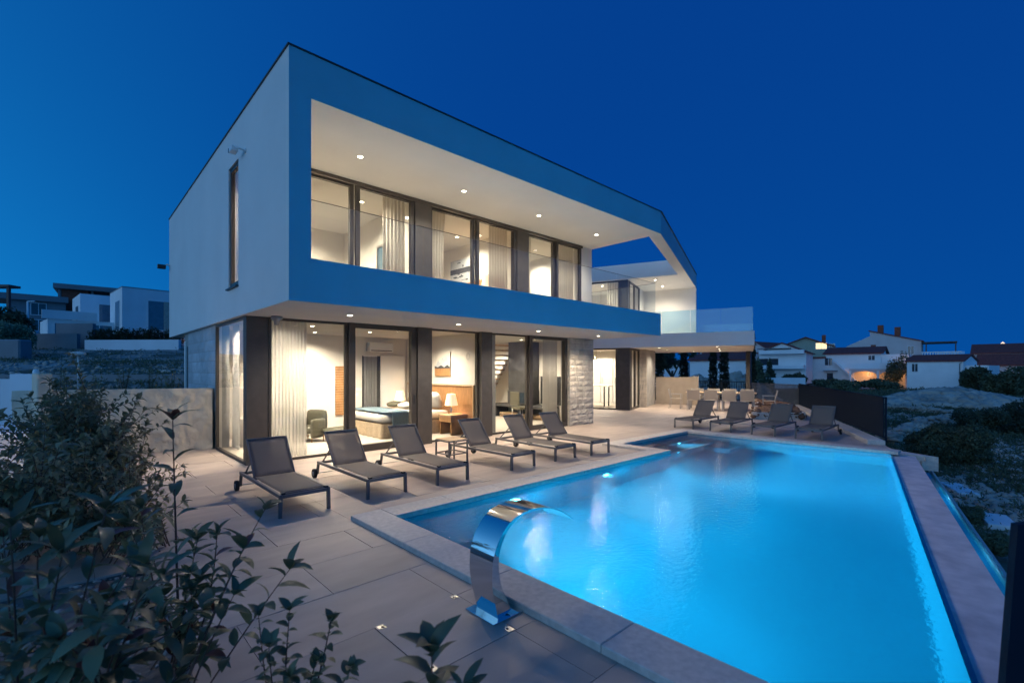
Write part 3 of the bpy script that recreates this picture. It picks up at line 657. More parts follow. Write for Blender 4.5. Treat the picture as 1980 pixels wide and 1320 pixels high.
# interior walls
RW = 13.0
box('room_wall', 'room_wall', V, VX0+.29, 7.75, RW, RW+.15, .014, Z1); box('room_wall', 'room_wall', V, 7.72, 7.88, VG+.14, RW-.001, .014, Z1)
box('room_wall', 'room_wall', V, 7.89, VX1-.31, 15.0, 15.15, .014, Z1); box('room_wall', 'room_wall', V, VX1-.31, VX1-.16, PY+.37, 15, .014, Z1)
box('room_wall', 'room_wall', V, 5.72, 5.90, UG+.13, RW-.001, Z2-.02, Z3); box('room_wall', 'room_wall', V, 8.95, 9.10, UG+.13, RW-.001, Z2-.02, Z3)
box('room_wall', 'room_wall', V, VX0+.281, VX1-.301, RW, RW+.15, Z2-.02, Z3)
box('room_wall', 'room_wall', V, G0+.0, G0+.1, 11.70, 11.715, 0, Z1)
box('upper_floor', 'room_floor', V, VX0+.281, VX1-.301, UG+.05, RW-.002, Z2-.02, Z2+.004)
# slit window in the side wall
frame_panel(V, (VX0+.06, 10.12), (VX0+.06, 9.42), Z2+.01, 5.45, fw=.07, dep=.06)
box('window_sill', 'roof_edge', V, VX0-.05, VX0+.2, 9.40, 10.14, Z2-.045, Z2-.019)
# balustrades
def glass_rail(parent, a, b, z0, z1, n, m='balustrade_glass', name='glass_balustrade', rail=True, th=.012):
    a = Vector((a[0], a[1], 0)); b = Vector((b[0], b[1], 0)); d = (b-a)/n; u_ = d.normalized(); n_ = Vector((-u_.y, u_.x, 0))*th/2
    for i in range(n):
        p = a+d*i+u_*.006; q = a+d*(i+1)-u_*.006
        o = MB(); o.add([p+Vector((0, 0, z0)), q+Vector((0, 0, z0)), q+Vector((0, 0, z1)), p+Vector((0, 0, z1))], [(0, 1, 2, 3)]); gl = o.build(name, m, parent, recalc=False)
        if rail: MB().bar(p+Vector((0, 0, z1+.004)), q+Vector((0, 0, z1+.004)), .014, .008).build('edge_trim', 'dark_frame', gl)
glass_rail(V, (VX0+.31, VY0+.13), (VX1-.05, VY0+.13), 3.20, 4.14, 5)
glass_rail(V, (VX1-.05, VY0+.14), (VX1-.05, UG-.12), 3.20, 4.14, 2)
glass_rail(V, wing(A0+.04, 4.2), wing(A0+.04, Bf+.06), SZ1-.02, 4.02, 4, 'terrace_glass', rail=False)
glass_rail(V, wing(A0+.05, Bf+.05), wing(A1-.06, Bf+.05), SZ1-.02, 4.02, 4, 'terrace_glass', rail=False)
glass_rail(V, wing(A1-.05, Bf+.06), wing(A1-.05, 4.2), SZ1-.02, 4.02, 3, 'terrace_glass', rail=False)
post = at(1448, 23.3); MB().box(post.x-.1, post.x+.1, post.y-.1, post.y+.1, 0, SZ0).build('support_post', 'dark_frame', V)
# ---- recessed downlights
def downlight(x, y, z, e, col=WARM, r=.045, spot=152, parent=V):
    o = MB().lathe([(r*1.35, 0), (r*1.35, -.006), (r, -.008)], (x, y, z), 18).build('downlight', 'white_plastic', parent)
    MB().lathe([(0, -.006), (r, -.006), (r, 0)], (x, y, z), 18).build('lens', 'lens', o)
    lp = lamp('SPOT', 'downlight_lamp', (x, y, z-.02), e, col, o, .045, spot, .7); lp.parent = parent
EX = 230
for x, y in ((3.84, 8.05), (6.2, 8.07), (8.55, 8.08), (10.95, 8.1)): downlight(x, y, Z3, EX)
for x, y in ((3.6, 7.95), (6.0, 8.0), (8.45, 8.0), (10.91, 8.01)): downlight(x, y, Z1, EX*1.15)
for x, y in ((18.3, 10.45), (19.95, 11.02)): downlight(x, y, Z3, 220)
for x, y in ((17.8, 10.0), (20.0, 10.8), (18.3, 7.8), (20.6, 8.7), (22.8, 9.6), (23.4, 11.2)): downlight(x, y, SZ0, 210)
EI = 380  # some room downlights are added as fill, with no fitting known there
for x, y in ((3.9, 10.5), (5.6, 11.2), (4.6, 12.2), (6.7, 10.6)): downlight(x, y, Z1, EI)          # bedroom
downlight(3.0, 10.0, Z1, EI*.3); downlight(3.0, 11.2, Z1, EI*.75)  # unseen pair added to throw warm light through the side glass
for x, y in ((8.9, 10.6), (10.6, 10.8), (9.2, 13.2), (10.9, 13.2)): downlight(x, y, Z1, EI)
for x, y in ((3.3, 9.9), (3.35, 11.6), (4.3, 11.9), (4.9, 10.2)): downlight(x, y, Z3, EI)
for x, y in ((7.0, 10.6), (8.2, 11.0)): downlight(x, y, Z3, EI)
for x, y in ((9.9, 10.6), (11.2, 11.2)): downlight(x, y, Z3, EI)
for a, b_ in ((21.0, 5.9), (21.0, 8.0), (22.6, 6.5)): p = wing(a, b_); downlight(p.x, p.y, SZ0, EI)
for a, b_ in ((21.2, 6.0), (22.2, 7.4)): p = wing(a, b_); downlight(p.x, p.y, Z3, EI)
# ================================================================== FIXTURES ON THE VILLA
t = thing('floodlight', 'white floodlight on a bracket above the tall slit window in the side wall', 'floodlight', (VX0, 8.95, 5.42)); t.scale = (.72, .72, .72)
MB().lathe([(0, 0), (.06, 0), (.06, .03), (0, .03)], n=14).build('wall_plate', 'white_plastic', t).rotation_euler = (0, -PI/2, 0)
MB().tube([(-.03, 0, 0), (-.14, .02, .03), (-.2, .10, .05)], .022).build('bracket', 'white_plastic', t)
MB().box(-.28, -.13, .08, .34, -.03, .09).build('lamp_head', 'white_plastic', t, bevel=.015)
MB().box(-.29, -.13, .341, .352, -.02, .08).build('lamp_glass', 'window_blue', t)
t = thing('security_camera', 'small dark camera on an arm at the rear edge of the side wall', 'camera', (VX0, 17.1, 4.75))
MB().tube([(0, 0, 0), (-.06, 0, .05), (-.12, 0, 0)], .022).build('arm', 'white_plastic', t)
MB().box(-.30, -.10, -.06, .06, -.1, .02).build('camera_body', 'black_plastic', t, bevel=.01)
t = thing('ceiling_floodlight', 'small grey floodlight under the overhang beside the dark corner column', 'floodlight', (2.72, 9.0, Z1))
MB().lathe([(.09, 0), (.10, -.05), (.05, -.09), (.04, -.16), (0, -.16)], n=14).build('housing', 'wheel_grey', t)
# ================================================================== CURTAINS
def curtain(label, a, b, z0, z1, m='curtain', folds=9, amp=.035, flare=0.0, name='curtain', gather=None):
    a = Vector((a[0], a[1], 0)); b = Vector((b[0], b[1], 0)); u_ = (b-a); L2 = u_.length; u_.normalize(); n_ = Vector((-u_.y, u_.x, 0))
    t = thing(name, label, 'curtain', (a.x, a.y, z0), world=True)
    nx, nz = folds*10, 8; vs = []; rg = random.Random(label); ph = [rg.uniform(-.5, .5) for _ in range(folds+1)]
    for j in range(nz+1):
        q = j/nz; z = z0+.01+(z1-z0-.03)*q
        for i in range(nx+1):
            s_ = i/nx; k = s_*folds; pp_ = ph[int(min(k, folds))]
            A = amp*(.55+.45*(1-q))*(1+.4*pp_)
            w_ = L2*s_
            if gather: w_ = L2*s_*(1-(gather)*math.sin(q*PI)*.5)
            vs.append(a+u_*w_+n_*(A*math.sin(2*PI*k+pp_*.7*(1-q)))+Vector((0, 0, z)))
    fs = [(j*(nx+1)+i, j*(nx+1)+i+1, (j+1)*(nx+1)+i+1, (j+1)*(nx+1)+i) for j in range(nz) for i in range(nx)]
    mb = MB(); mb.add(vs, fs, True); mb.build('fabric', m, t, recalc=False)
    MB().bar(a+Vector((0, 0, z1-.012)), b+Vector((0, 0, z1-.012)), .03, .02).build('rail', 'white_plastic', t)
gz = .014
curtain('long pleated sheer curtain behind the large pane next to the corner column', (2.72, 9.50), (3.42, 9.50), gz, Z1, 'sheer', 11, .024)
curtain('sheer curtain inside the narrow glass side wall of the corner room', (2.62, 11.6), (2.62, 11.1), gz, Z1, 'sheer', 6, .03)
curtain('dark grey curtain drawn to the side right of the bedroom behind the dark column', (7.97, 9.48), (8.33, 9.48), gz, Z1, 'curtain_grey', 5, .04)
curtain('pale floor length curtain beside the stone pier on the ground floor', (10.2, 9.48), (10.82, 9.48), gz, Z1, 'curtain', 7, .04)
uz = Z2+.004
curtain('pale upstairs curtain left of the first dark column', (5.05, 9.50), (5.60, 9.50), uz, Z3, 'curtain', 6, .045)
curtain('pale upstairs curtain right of the first dark column', (6.20, 9.50), (6.72, 9.50), uz, Z3, 'curtain', 6, .045, gather=.25)
curtain('pale upstairs curtain left of the second dark column beside the bedside lamp', (8.12, 9.50), (8.78, 9.50), uz, Z3, 'curtain', 7, .045)
curtain('pale upstairs curtain right of the second dark column', (9.36, 9.50), (9.72, 9.50), uz, Z3, 'curtain', 5, .045, gather=.3)
curtain('rightmost upstairs curtain next to the white end pier of the balcony', (10.95, 9.50), (11.6, 9.50), uz, Z3, 'curtain', 7, .045)
curtain('curtain in the rear wing upstairs beside the corner column', wing(20.55, 5.6), wing(20.55, 5.05), SZ1, Z3, 'curtain', 5, .04)
# ================================================================== BEDROOM
def lampshade(label, x, y, z, s=1.0, m='shade', e=9, floor=False):
    t = thing('floor_lamp' if floor else 'table_lamp', label, 'lamp', (x, y, z))
    h_ = 1.25 if floor else .20*s
    MB().lathe([(0, 0), (.09*s, 0), (.09*s, .012), (.02, .02), (.014, .05), (.03*s, h_*.45), (.012, h_*.8), (.012, h_+.05), (0, h_+.05)], n=16).build('base', 'steel_brushed', t)
    MB().lathe([(.15*s, h_), (.095*s, h_+.26*s)], n=24).build('lamp_shade', m, t, recalc=False)
    if e: lamp('POINT', 'bulb', (0, 0, h_+.12*s), e, (1, .62, .30), t, .05)
nb = 0
t = thing('bed', 'large double bed with white sheets and a blue throw in the ground floor bedroom', 'bed', (6.55, 11.35, gz))
# head against the wall X = 7.72; local x towards the head
def cushion(x0, x1, y0, y1, z0, z1, name, m, par, bev=.05, dz=0.0):
    o = box(name, m, par, x0, x1, y0, y1, z0, z1, bevel=bev); 
    md = o.modifiers.new('soft', 'SUBSURF'); md.levels = md.render_levels = 1
    for p in o.data.polygons: p.use_smooth = True
    return o
cushion(-1.0, 1.05, -.9, .9, .32, .62, 'mattress', 'linen', t, .06)
mb = MB(); vs = []; nfr = 120
per = [(-1.02, -.92), (-1.02, .92), (1.05, .92), (1.05, -.92)]
for i in range(nfr):
    s_ = i/nfr*4; k = int(s_); f_ = s_-k; a = per[k]; c = per[(k+1) % 4]; x = a[0]+(c[0]-a[0])*f_; y = a[1]+(c[1]-a[1])*f_; w_ = .025*math.sin(i*1.3)
    vs.append((x*(1-.0), y, .36)); 
    vs.append((x*(1.03+w_), y*(1.04+w_), .01))
mb.add(vs, [(2*i, 2*i+1, (2*i+3) % (2*nfr), (2*i+2) % (2*nfr)) for i in range(nfr)], True); mb.build('bed_skirt', 'beige_cloth', t, recalc=False)
cushion(-.95, -.25, -.935, .935, .60, .66, 'throw', 'blue_cloth', t, .02)
box('throw_drop', 'blue_cloth', t, -.75, -.25, -.955, -.93, .22, .62, bevel=.008)
for y in (-.45, .42):
    o = cushion(-.32, .32, -.11, .11, -.24, .24, 'pillow', 'linen', t, .06); o.location = (.78, y, .84); o.rotation_euler = (R_(0), R_(0), R_(90)); o.rotation_euler = (R_(-24), 0, R_(90))
for y in (-.1, .5):
    o = cushion(-.22, .22, -.08, .08, -.16, .16, 'cushion', 'olive_leather' if y > 0 else 'linen', t, .05); o.location = (.1, y, .72); o.rotation_euler = (R_(80), 0, R_(90))
t = thing('headboard', 'wooden headboard panel along the wall behind the double bed', 'headboard', (7.70, 11.3, .2))
box('panel', 'wood', t, -.06, .0, -1.75, 1.45, .0, 1.05, bevel=.01); box('top_rail', 'wood_light', t, -.09, .01, -1.76, 1.46, 1.052, 1.09, bevel=.005); box('side_rail', 'wood_light', t, -.10, .01, -1.80, -1.762, -.2, 1.09, bevel=.005)
for y, lb in ((10.02, 'wooden nightstand under the lit lamp at the near side of the bed'), (12.62, 'wooden nightstand at the far side of the bed by the open door')):
    t = thing('nightstand', lb, 'nightstand', (7.35, y, gz), group='nightstands beside the bed')
    box('top', 'wood_light', t, -.28, .27, -.27, .27, .48, .52, bevel=.006); box('drawer', 'wood', t, -.265, .26, -.255, .255, .33, .478, bevel=.004)
    for yy in (-.25, .22): box('leg', 'wood', t, -.25, .25, yy, yy+.03, 0, .329)
lampshade('lit table lamp on the nightstand at the near side of the bed', 7.28, 10.02, gz+.52, 1.15, e=14)
lampshade('lit table lamp on the far nightstand half hidden behind the window frame', 7.28, 12.62, gz+.52, 1.15, e=14)
lampshade('tall standing lamp with a pale shade in the glazed corner', 3.05, 12.2, gz, 1.35, 'shade_off', 5, True)
t = thing('painting', 'framed landscape print with white peaks over an orange ground above the bed', 'painting', (7.715, 11.0, 1.85))
box('canvas', 'linen', t, -.03, 0, -.37, .37, -.34, .34)
box('orange_ground', 'wood', t, -.034, -.031, -.37, .37, -.34, -.12)
mb = MB(); pts = [(.37, -.10), (.3, -.02), (.2, .1), (.1, .04), (0, .19), (-.08, .12), (-.2, .2), (-.3, .05), (-.37, -.02), (-.37, -.10)]
mb.add([(-.035, y, z) for y, z in pts], [tuple(range(len(pts)))]); mb.build('peaks', 'stone_smooth', t)
mb = MB(); pts = [(.37, -.12), (.37, -.05), (.22, -.09), (.05, -.03), (-.1, -.09), (-.25, -.02), (-.37, -.09), (-.37, -.12)]
mb.add([(-.037, y, z) for y, z in pts], [tuple(range(len(pts)))]); mb.build('dark_ridge', 'charcoal', t)
t = thing('wall_ornament', 'small round metal ornament on the bedroom wall right of the painting', 'ornament', (7.715, 9.85, 2.05))
MB().tube([(-.02, .07*math.cos(a*PI/8), .09*math.sin(a*PI/8)) for a in range(17)], .006, 6, False).build('ring', 'steel_brushed', t)
def on_back(px, py, Y=RW):      # point on the bedroom's back wall
    v = ray(px); D = Y/v.y; return v.x*D, HC-(py-714)*D/911
x0, z1 = on_back(708, 659); x1, z0 = on_back(755, 681)
t = thing('air_conditioner', 'white wall mounted air conditioner above the bedroom door', 'air conditioner', ((x0+x1)/2, RW, z0))
w_ = (x1-x0)/2; box('body', 'white_plastic', t, -w_, w_, -.20, 0, 0, .28, bevel=.03); box('air_outlet', 'charcoal', t, -w_*.85, w_*.85, -.205, -.16, .02, .045)
x0, _ = on_back(700, 700); x1, _ = on_back(728, 700); x2, _ = on_back(772, 700)
d = box('doorway', 'charcoal', V, x0, x1+.25, RW-.012, RW-.002, .014, 2.1); 
t = thing('bedroom_door', 'white inner door standing open below the air conditioner', 'door', (x1+.1, RW-.03, gz), R_(-8))
box('leaf', 'white_plastic', t, 0, x2-x1, -.04, 0, 0, 2.1, bevel=.004); box('door_handle', 'steel_brushed', t, (x2-x1)*.86, (x2-x1)*.95, -.09, -.041, 1.0, 1.03, bevel=.004)
curtain('grey curtain hanging in the doorway at the back of the bedroom', (x0+.02, RW-.06), (x1-.02, RW-.06), gz, 2.1, 'curtain_grey', 5, .02)
x0, z0 = on_back(648, 803); x1, z1 = on_back(666, 708)
t = thing('wall_panel', 'tall ribbed wooden panel on the back wall of the bedroom', 'wall panel', ((x0+x1)/2, RW-.03, z0))
n_s = 20
for i in range(n_s): box('slat', 'wood', t, -(x1-x0)/2, (x1-x0)/2+.25, -.02, .02, (z1-z0)*i/n_s+.006, (z1-z0)*(i+1)/n_s)
for (px, py) in ((636, 762), (690, 752), (696, 752), (690, 762)):
    x, z = on_back(px, py); box('light_switch', 'white_plastic', V, x-.045, x+.045, RW-.014, RW-.001, z-.045, z+.045, bevel=.004)
def armchair(label, x, y, rz):
    t = thing('armchair', label, 'armchair', (x, y, gz), rz); t.scale = (.84, .84, .84)
    cushion(-.28, .28, -.3, .3, .22, .44, 'seat', 'olive_leather', t, .04); cushion(-.34, .34, .24, .38, .12, .86, 'backrest', 'olive_leather', t, .04)
    for s_ in (-1, 1): cushion(s_*.31-.06, s_*.31+.06, -.32, .26, .10, .64, 'armrest', 'olive_leather', t, .03)
    for sx in (-1, 1):
        for sy in (-.28, .3): MB().tube([(sx*.3, sy, .12), (sx*.31, sy, 0)], [.022, .015]).build('leg', 'wood', t)
p = gp(601, 857); armchair('dark olive tub armchair facing the bed near the sheer curtain', p.x+.1, p.y+.35, R_(-60))
p = gp(640, 855); t = thing('ottoman', 'flat dark olive ottoman next to the tub armchair', 'ottoman', (p.x+.28, p.y+.15, gz), R_(15)); t.scale = (.75, .75, .8)
cushion(-.5, .5, -.3, .3, .2, .40, 'cushion', 'olive_leather', t, .05)
for sx in (-1, 1):
    for sy in (-1, 1): MB().tube([(sx*.42, sy*.24, .2), (sx*.43, sy*.25, 0)], .02).build('leg', 'wood', t)
t = thing('side_table', 'small round cloth covered table behind the glazed corner under the floor lamp', 'table', (2.95, 11.55, gz))
MB().lathe([(.0, .62), (.22, .62), (.23, .60), (.25, .0)], n=20).build('cloth', 'linen', t)
# ================================================================== LIVING ROOM
t = thing('staircase', 'light wooden staircase with a white handrail rising behind the dark chimney column', 'staircase', (11.35, 14.2, gz))
for i in range(15): box('tread', 'wood_light', t, -.45, .48, -.125*i-.14, -.125*i+.03, .172*i+.10, .172*i+.15)
for x in (-.5, .40): MB().bar((x, .1, .05), (x, -1.75, 2.5), .05, .22).build('stringer', 'white_plastic', t)
MB().bar((-.5, .1, 1.0), (-.5, -1.2, 2.6), .05, .06).build('handrail', 'white_plastic', t)
t = thing('chimney_column', 'dark grey chimney breast standing in the living room', 'chimney', (11.85, 11.6, gz))
box('column', 'charcoal', t, -.6, 0, -.40, .50, .96, 2.63); box('firebox', 'charcoal', t, -.62, 0, -.42, .52, .49, .958); box('fire_glass', 'window_dark', t, -.635, -.621, -.3, .4, .55, .90)
t = thing('fireplace_bench', 'long dark stone bench carrying the fireplace along the living room wall', 'bench', (11.85, 11.6, gz)); box('bench_slab', 'charcoal', t, -.66, 0, -1.3, 1.3, .38, .47, bevel=.01)
for y in (-1.25, -.05, 1.15): box('support', 'charcoal', t, -.6, 0, y, y+.08, 0, .379)
t = thing('firewood', 'row of split logs stacked under the fireplace bench', 'firewood', (11.3, 10.45, gz))
rg = random.Random(9)
for i in range(52): MB().tube([(rg.uniform(0, .04), .085*(i//2)+.04*(i % 2), .045+.085*(i % 2)), (.4, .085*(i//2)+.04*(i % 2), .045+.085*(i % 2))], rg.uniform(.034, .042), 7).build('log', 'wood_light', t)
t = thing('media_panel', 'dark square panel on the wall right of the chimney in the living room', 'panel', (11.86, 10.75, gz+.5)); box('panel', 'charcoal', t, -.04, 0, -.55, .35, 0, .95); box('screen', 'black_plastic', t, -.055, -.041, -.5, .3, .05, .9)
t = thing('lounge_chair', 'dark lounge chair turned towards the fireplace', 'chair', (10.7, 11.2, gz), R_(75))
MB().box(-.3, .3, -.02, .02, .5, .95).build('backrest', 'olive_leather', t, bevel=.015); MB().box(-.3, .3, -.5, -.03, .38, .46).build('seat', 'olive_leather', t, bevel=.015)
for sx in (-.27, .27):
    for sy in (-.45, -.05): MB().tube([(sx, sy, .38), (sx, sy, 0)], .014).build('leg', 'steel_brushed', t)
# ================================================================== UPSTAIRS
def on_x(px, py, X):
    v = ray(px); D = X/v.x; return v.y*D, HC-(py-714)*D/911
y1, z1 = on_x(731, 463, 5.70); y0, z0 = on_x(753, 455, 5.70)
t = thing('wall_mirror', 'tall framed mirror on the white wall of the first upstairs room', 'mirror', (5.70, (y0+y1)/2, Z2+.02))
hw = abs(y1-y0)/2; mb = MB(); gridwall(mb, (-.01, -hw, 0), (0, 1, 0), (-1, 0, 0), (0, 2*hw), (0, 1.55), [(.05, 2*hw-.05, .05, 1.5)], .035); mb.build('frame', 'steel_brushed', t)
box('glass', 'window_blue', t, -.02, -.011, -hw+.05, hw-.05, .05, 1.5)
t = thing('desk_chair', 'low dark chair back just visible over the balcony edge in the first upstairs room', 'chair', (5.2, 11.9, uz))
box('backrest', 'charcoal', t, -.22, .22, 0, .05, .45, .92, bevel=.01); box('seat', 'charcoal', t, -.22, .22, -.42, 0, .40, .45, bevel=.01)
for sx in (-.2, .2):
    for sy in (-.4, .02): MB().tube([(sx, sy, .4), (sx, sy, 0)], .012).build('leg', 'black_plastic', t)
y1, z1 = on_x(873, 494, 8.94); y0, z0 = on_x(911, 545, 8.94)
t = thing('painting', 'wide black and white abstract picture in the middle upstairs bedroom', 'painting', (8.94, (y0+y1)/2, z0-.02))
hw = abs(y1-y0)/2; box('canvas', 'stone_smooth', t, -.04, 0, -hw, hw, 0, .78); box('black_band', 'charcoal', t, -.044, -.041, -hw, hw, .34, .50)
for i in range(16):
    yy = random.uniform(-hw, hw-.25); zz = random.uniform(.02, .7); box('brush_mark', 'charcoal', t, -.043, -.0405, yy, yy+random.uniform(.05, .25), zz, zz+random.uniform(.01, .05))
t = thing('headboard', 'orange brown wooden headboard in the middle upstairs bedroom', 'headboard', (8.93, 10.9, uz))
box('panel', 'wood', t, -.07, 0, -1.0, 1.2, 0, 1.12, bevel=.01)
t = thing('bed', 'upstairs bed with white linen mostly hidden behind the balcony edge', 'bed', (8.0, 11.2, uz))
cushion(-1.0, .85, -.8, .8, .25, .55, 'mattress', 'linen', t, .05); box('bed_base', 'beige_cloth', t, -1.0, .85, -.8, .8, .04, .249)
t = thing('nightstand', 'upstairs nightstand carrying the lit lamp', 'nightstand', (8.6, 10.1, uz))
box('top', 'wood_light', t, -.25, .25, -.22, .22, .5, .54); box('drawer', 'wood', t, -.24, .24, -.2, .2, .3, .499)
for yy in (-.2, .17): box('leg', 'wood', t, -.22, .22, yy, yy+.03, 0, .299)
lampshade('lit table lamp glowing in the middle upstairs bedroom', 8.58, 10.1, uz+.54, 1.2, e=12)
t = thing('cabinet', 'low grey cabinet behind the curtain in the rightmost upstairs room', 'cabinet', (10.0, 11.2, uz)); box('body', 'wheel_grey', t, -.2, .2, -.2, .2, 0, .9, bevel=.01); box('cabinet_door', 'stone_smooth', t, -.19, .19, -.21, -.2001, .03, .87)
q = wing(21.2, 5.5); lampshade('lit lamp in the upstairs room of the rear wing', q.x, q.y, SZ1+.75, 1.6, e=8)
t = thing('nightstand', 'small stand under the lamp in the rear wing', 'nightstand', (q.x, q.y, SZ1)); box('top', 'wood_light', t, -.25, .25, -.2, .2, .7, .745); box('body', 'wood', t, -.22, .22, -.18, .18, 0, .699)
# ================================================================== KITCHEN
for i in range(5):
    q = wing(23.1, 5.0+i*.62); t = thing('kitchen_cabinet', ['tall white kitchen cabinet nearest the corner glazing', 'second tall white kitchen cabinet from the corner glazing', 'third tall white kitchen cabinet from the corner glazing', 'fourth tall white kitchen cabinet from the corner glazing', 'innermost tall white kitchen cabinet'][i], 'cabinet', (q.x, q.y, .012), WA, 'tall white kitchen cabinets')
    box('carcass', 'white_plastic', t, -.25, .28, -.3, .3, 0, 2.2); box('cabinet_door', 'white_plastic', t, -.27, -.251, -.296, .296, .1, 2.19, bevel=.003); box('handle', 'steel_brushed', t, -.29, -.271, .2, .22, 1.0, 1.3)
q = wing(21.2, 6.6); t = thing('indoor_table', 'dark framed table inside the kitchen glazing', 'table', (q.x, q.y, .012), WA)
box('table_top', 'linen', t, -.45, .45, -1.0, 1.0, .92, .96, bevel=.005)
for sy in (-.8, .8):
    for sx in (-.38, .38): MB().bar((sx, sy, 0), (sx, sy, .92), .05).build('leg', 'black_plastic', t)
for i, (a, b_, z, lb) in enumerate(((20.6, 6.1, 2.05, 'glowing glass pendant nearest the column over the kitchen table'), (20.9, 6.9, 2.2, 'second glowing glass pendant from the column'), (21.4, 6.4, 2.25, 'small glowing pendant hanging behind the others'), (20.6, 7.7, 2.1, 'leftmost glowing glass pendant in the kitchen'))):
    q = wing(a, b_); t = thing('pendant_lamp', lb, 'pendant lamp', (q.x, q.y, z), group='glass pendants in the kitchen')
    MB().tube([(0, 0, .1), (0, 0, SZ0-z)], .006, 6).build('cable', 'black_plastic', t)
    MB().lathe([(0, -.13), (.05, -.12), (.075, -.05), (.07, .04), (.02, .1), (0, .1)], n=16).build('glass_globe', 'glass', t); MB().lathe([(0, -.04), (.028, -.015), (.022, .04), (0, .05)], n=10).build('filament', 'bulb', t)
    lamp('POINT', 'pendant_light', (0, 0, -.2), 6, (1, .6, .28), t, .04)
# ================================================================== SUN LOUNGERS
def lounger(label, group):
    t = thing('sun_lounger', label, 'sun lounger', group=group)
    Wd = .275; zs = .27
    for s_ in (-1, 1):
        MB().box(s_*Wd-.018, s_*Wd+.018, .0, 1.72, zs-.045, zs-.005).build('side_rail', 'alu_dark', t, bevel=.004)
        MB().bar((s_*(Wd-.0), .02, zs-.046), (s_*(Wd+.005), .02, 0), .036, .036, up=(0, 1, 0)).build('leg', 'alu_dark', t)
        MB().bar((s_*Wd, 1.70, zs-.046), (s_*Wd, 1.74, .06), .034, .03, up=(0, 1, 0)).build('rear_leg', 'alu_dark', t)
        w_ = MB(); w_.lathe([(0, -.02), (.035, -.02), (.04, -.022), (.072, -.02), (.072, .02), (.04, .022), (.035, .02), (0, .02)], n=22)
        w_.v = [(s_*(Wd+.045)+p[2], 1.74+p[0], .072+p[1]) for p in w_.v]; wh = w_.build('wheel', 'rubber', t)
        w_ = MB(); w_.lathe([(0, -.024), (.032, -.024), (.032, .024), (0, .024)], n=16); w_.v = [(s_*(Wd+.045)+p[2], 1.74+p[0], .072+p[1]) for p in w_.v]; w_.build('hub', 'wheel_grey', wh)
    for y in (.02, 1.70): MB().box(-Wd+.019, Wd-.019, y-.016, y+.016, zs-.05, zs-.012).build('cross_bar', 'alu_dark', t, bevel=.003)
    MB().tube([(-Wd, 1.74, .072), (Wd, 1.74, .072)], .008).build('axle', 'steel_brushed', t)
    nx, ny = 8, 12; vs = []; sk = .25     # seat sling
    for j in range(ny+1):
        for i in range(nx+1):
            x = -sk+2*sk*i/nx; y = .05+1.10*j/ny; sag = .012*(1-(x/sk)**2)*math.sin(PI*min(1, max(0, j/ny)))
            vs.append((x, y, zs+.006-sag))
    fs = [(j*(nx+1)+i, j*(nx+1)+i+1, (j+1)*(nx+1)+i+1, (j+1)*(nx+1)+i) for j in range(ny) for i in range(nx)]
    o = MB().add(vs, fs, True).build('seat', 'sling', t, recalc=False); o.modifiers.new('thickness', 'SOLIDIFY').thickness = .004
    a = R_(52); pv0 = Vector((0, 1.14, zs+.004)); bd_ = Vector((0, math.cos(a), math.sin(a))); bn_ = Vector((0, -math.sin(a), math.cos(a))); LB = .575
    vs = []
    for j in range(9):
        for i in range(nx+1):
            x = -sk+2*sk*i/nx; q = j/8; p = pv0+bd_*(LB*q)-bn_*(.014*(1-(x/sk)**2)*math.sin(PI*q)); vs.append((x, p.y, p.z))
    o = MB().add(vs, [(j*(nx+1)+i, j*(nx+1)+i+1, (j+1)*(nx+1)+i+1, (j+1)*(nx+1)+i) for j in range(8) for i in range(nx)], True).build('backrest', 'sling', t, recalc=False); o.modifiers.new('thickness', 'SOLIDIFY').thickness = .004
    for s_ in (-1, 1): MB().bar(Vector((s_*.254, 0, 0))+pv0, Vector((s_*.254, 0, 0))+pv0+bd_*(LB+.01), .024, .02, up=(1, 0, 0)).build('backrest_frame', 'alu_dark', t, bevel=.003)
    tp = pv0+bd_*(LB+.008); MB().box(-.266, .266, tp.y-.011, tp.y+.011, tp.z-.012, tp.z+.010).build('backrest_frame', 'alu_dark', t, bevel=.003)
    for y in (.05, 1.14): MB().box(-.255, .255, y-.012, y+.012, zs-.025, zs-.002).build('sling_bar', 'alu_dark', t)
    m_ = pv0+bd_*(LB*.55)
    for s_ in (-1, 1): MB().bar((s_*.23, m_.y, m_.z-.02), (s_*.23, 1.66, zs-.03), .016).build('support_strut', 'alu_dark', t)
    MB().bar((-.24, 1.64, zs-.02), (.24, 1.64, zs-.02), .016).build('support_bar', 'alu_dark', t)
    for s_ in (-1, 1): MB().box(s_*.247-.022, s_*.247+.022, -.005, .05, zs-.006, zs+.016).build('end_cap', 'black_plastic', t, bevel=.004)
    return t
gA = 'sun loungers in front of the glass facade'; gB = 'sun loungers at the far end of the pool'
lo = lounger('grey sun lounger nearest the camera in front of the dark corner column', gA); lo.location = (2.05, 5.72, 0)
rowA = [(3.14, 5.76, 0, 'second grey sun lounger from the left in front of the sheer curtain pane'), (4.22, 5.75, 0, 'grey sun lounger directly left of the small slatted side table'), (5.72, 5.76, 1, 'grey sun lounger directly right of the small slatted side table'), (6.84, 5.76, -1, 'fifth grey sun lounger from the left with its feet towards the pool'), (7.80, 5.66, -2, 'grey sun lounger closest to the stone pier')]
for x, y, r, lb in rowA:
    c = copy_tree(lo); c.location = (x, y, 0); c.rotation_euler = (0, 0, R_(r)); c['label'] = lb
rowB = [(12.95, 6.50, -90, 'leftmost sun lounger at the far end of the pool near the dining table'), (12.95, 5.45, -88, 'second sun lounger from the left at the far end of the pool'), (13.0, 4.38, -90, 'sun lounger at the far pool end directly in front of the rock planter'), (13.02, 3.36, -89, 'rightmost sun lounger at the far end of the pool beside the dark fence')]
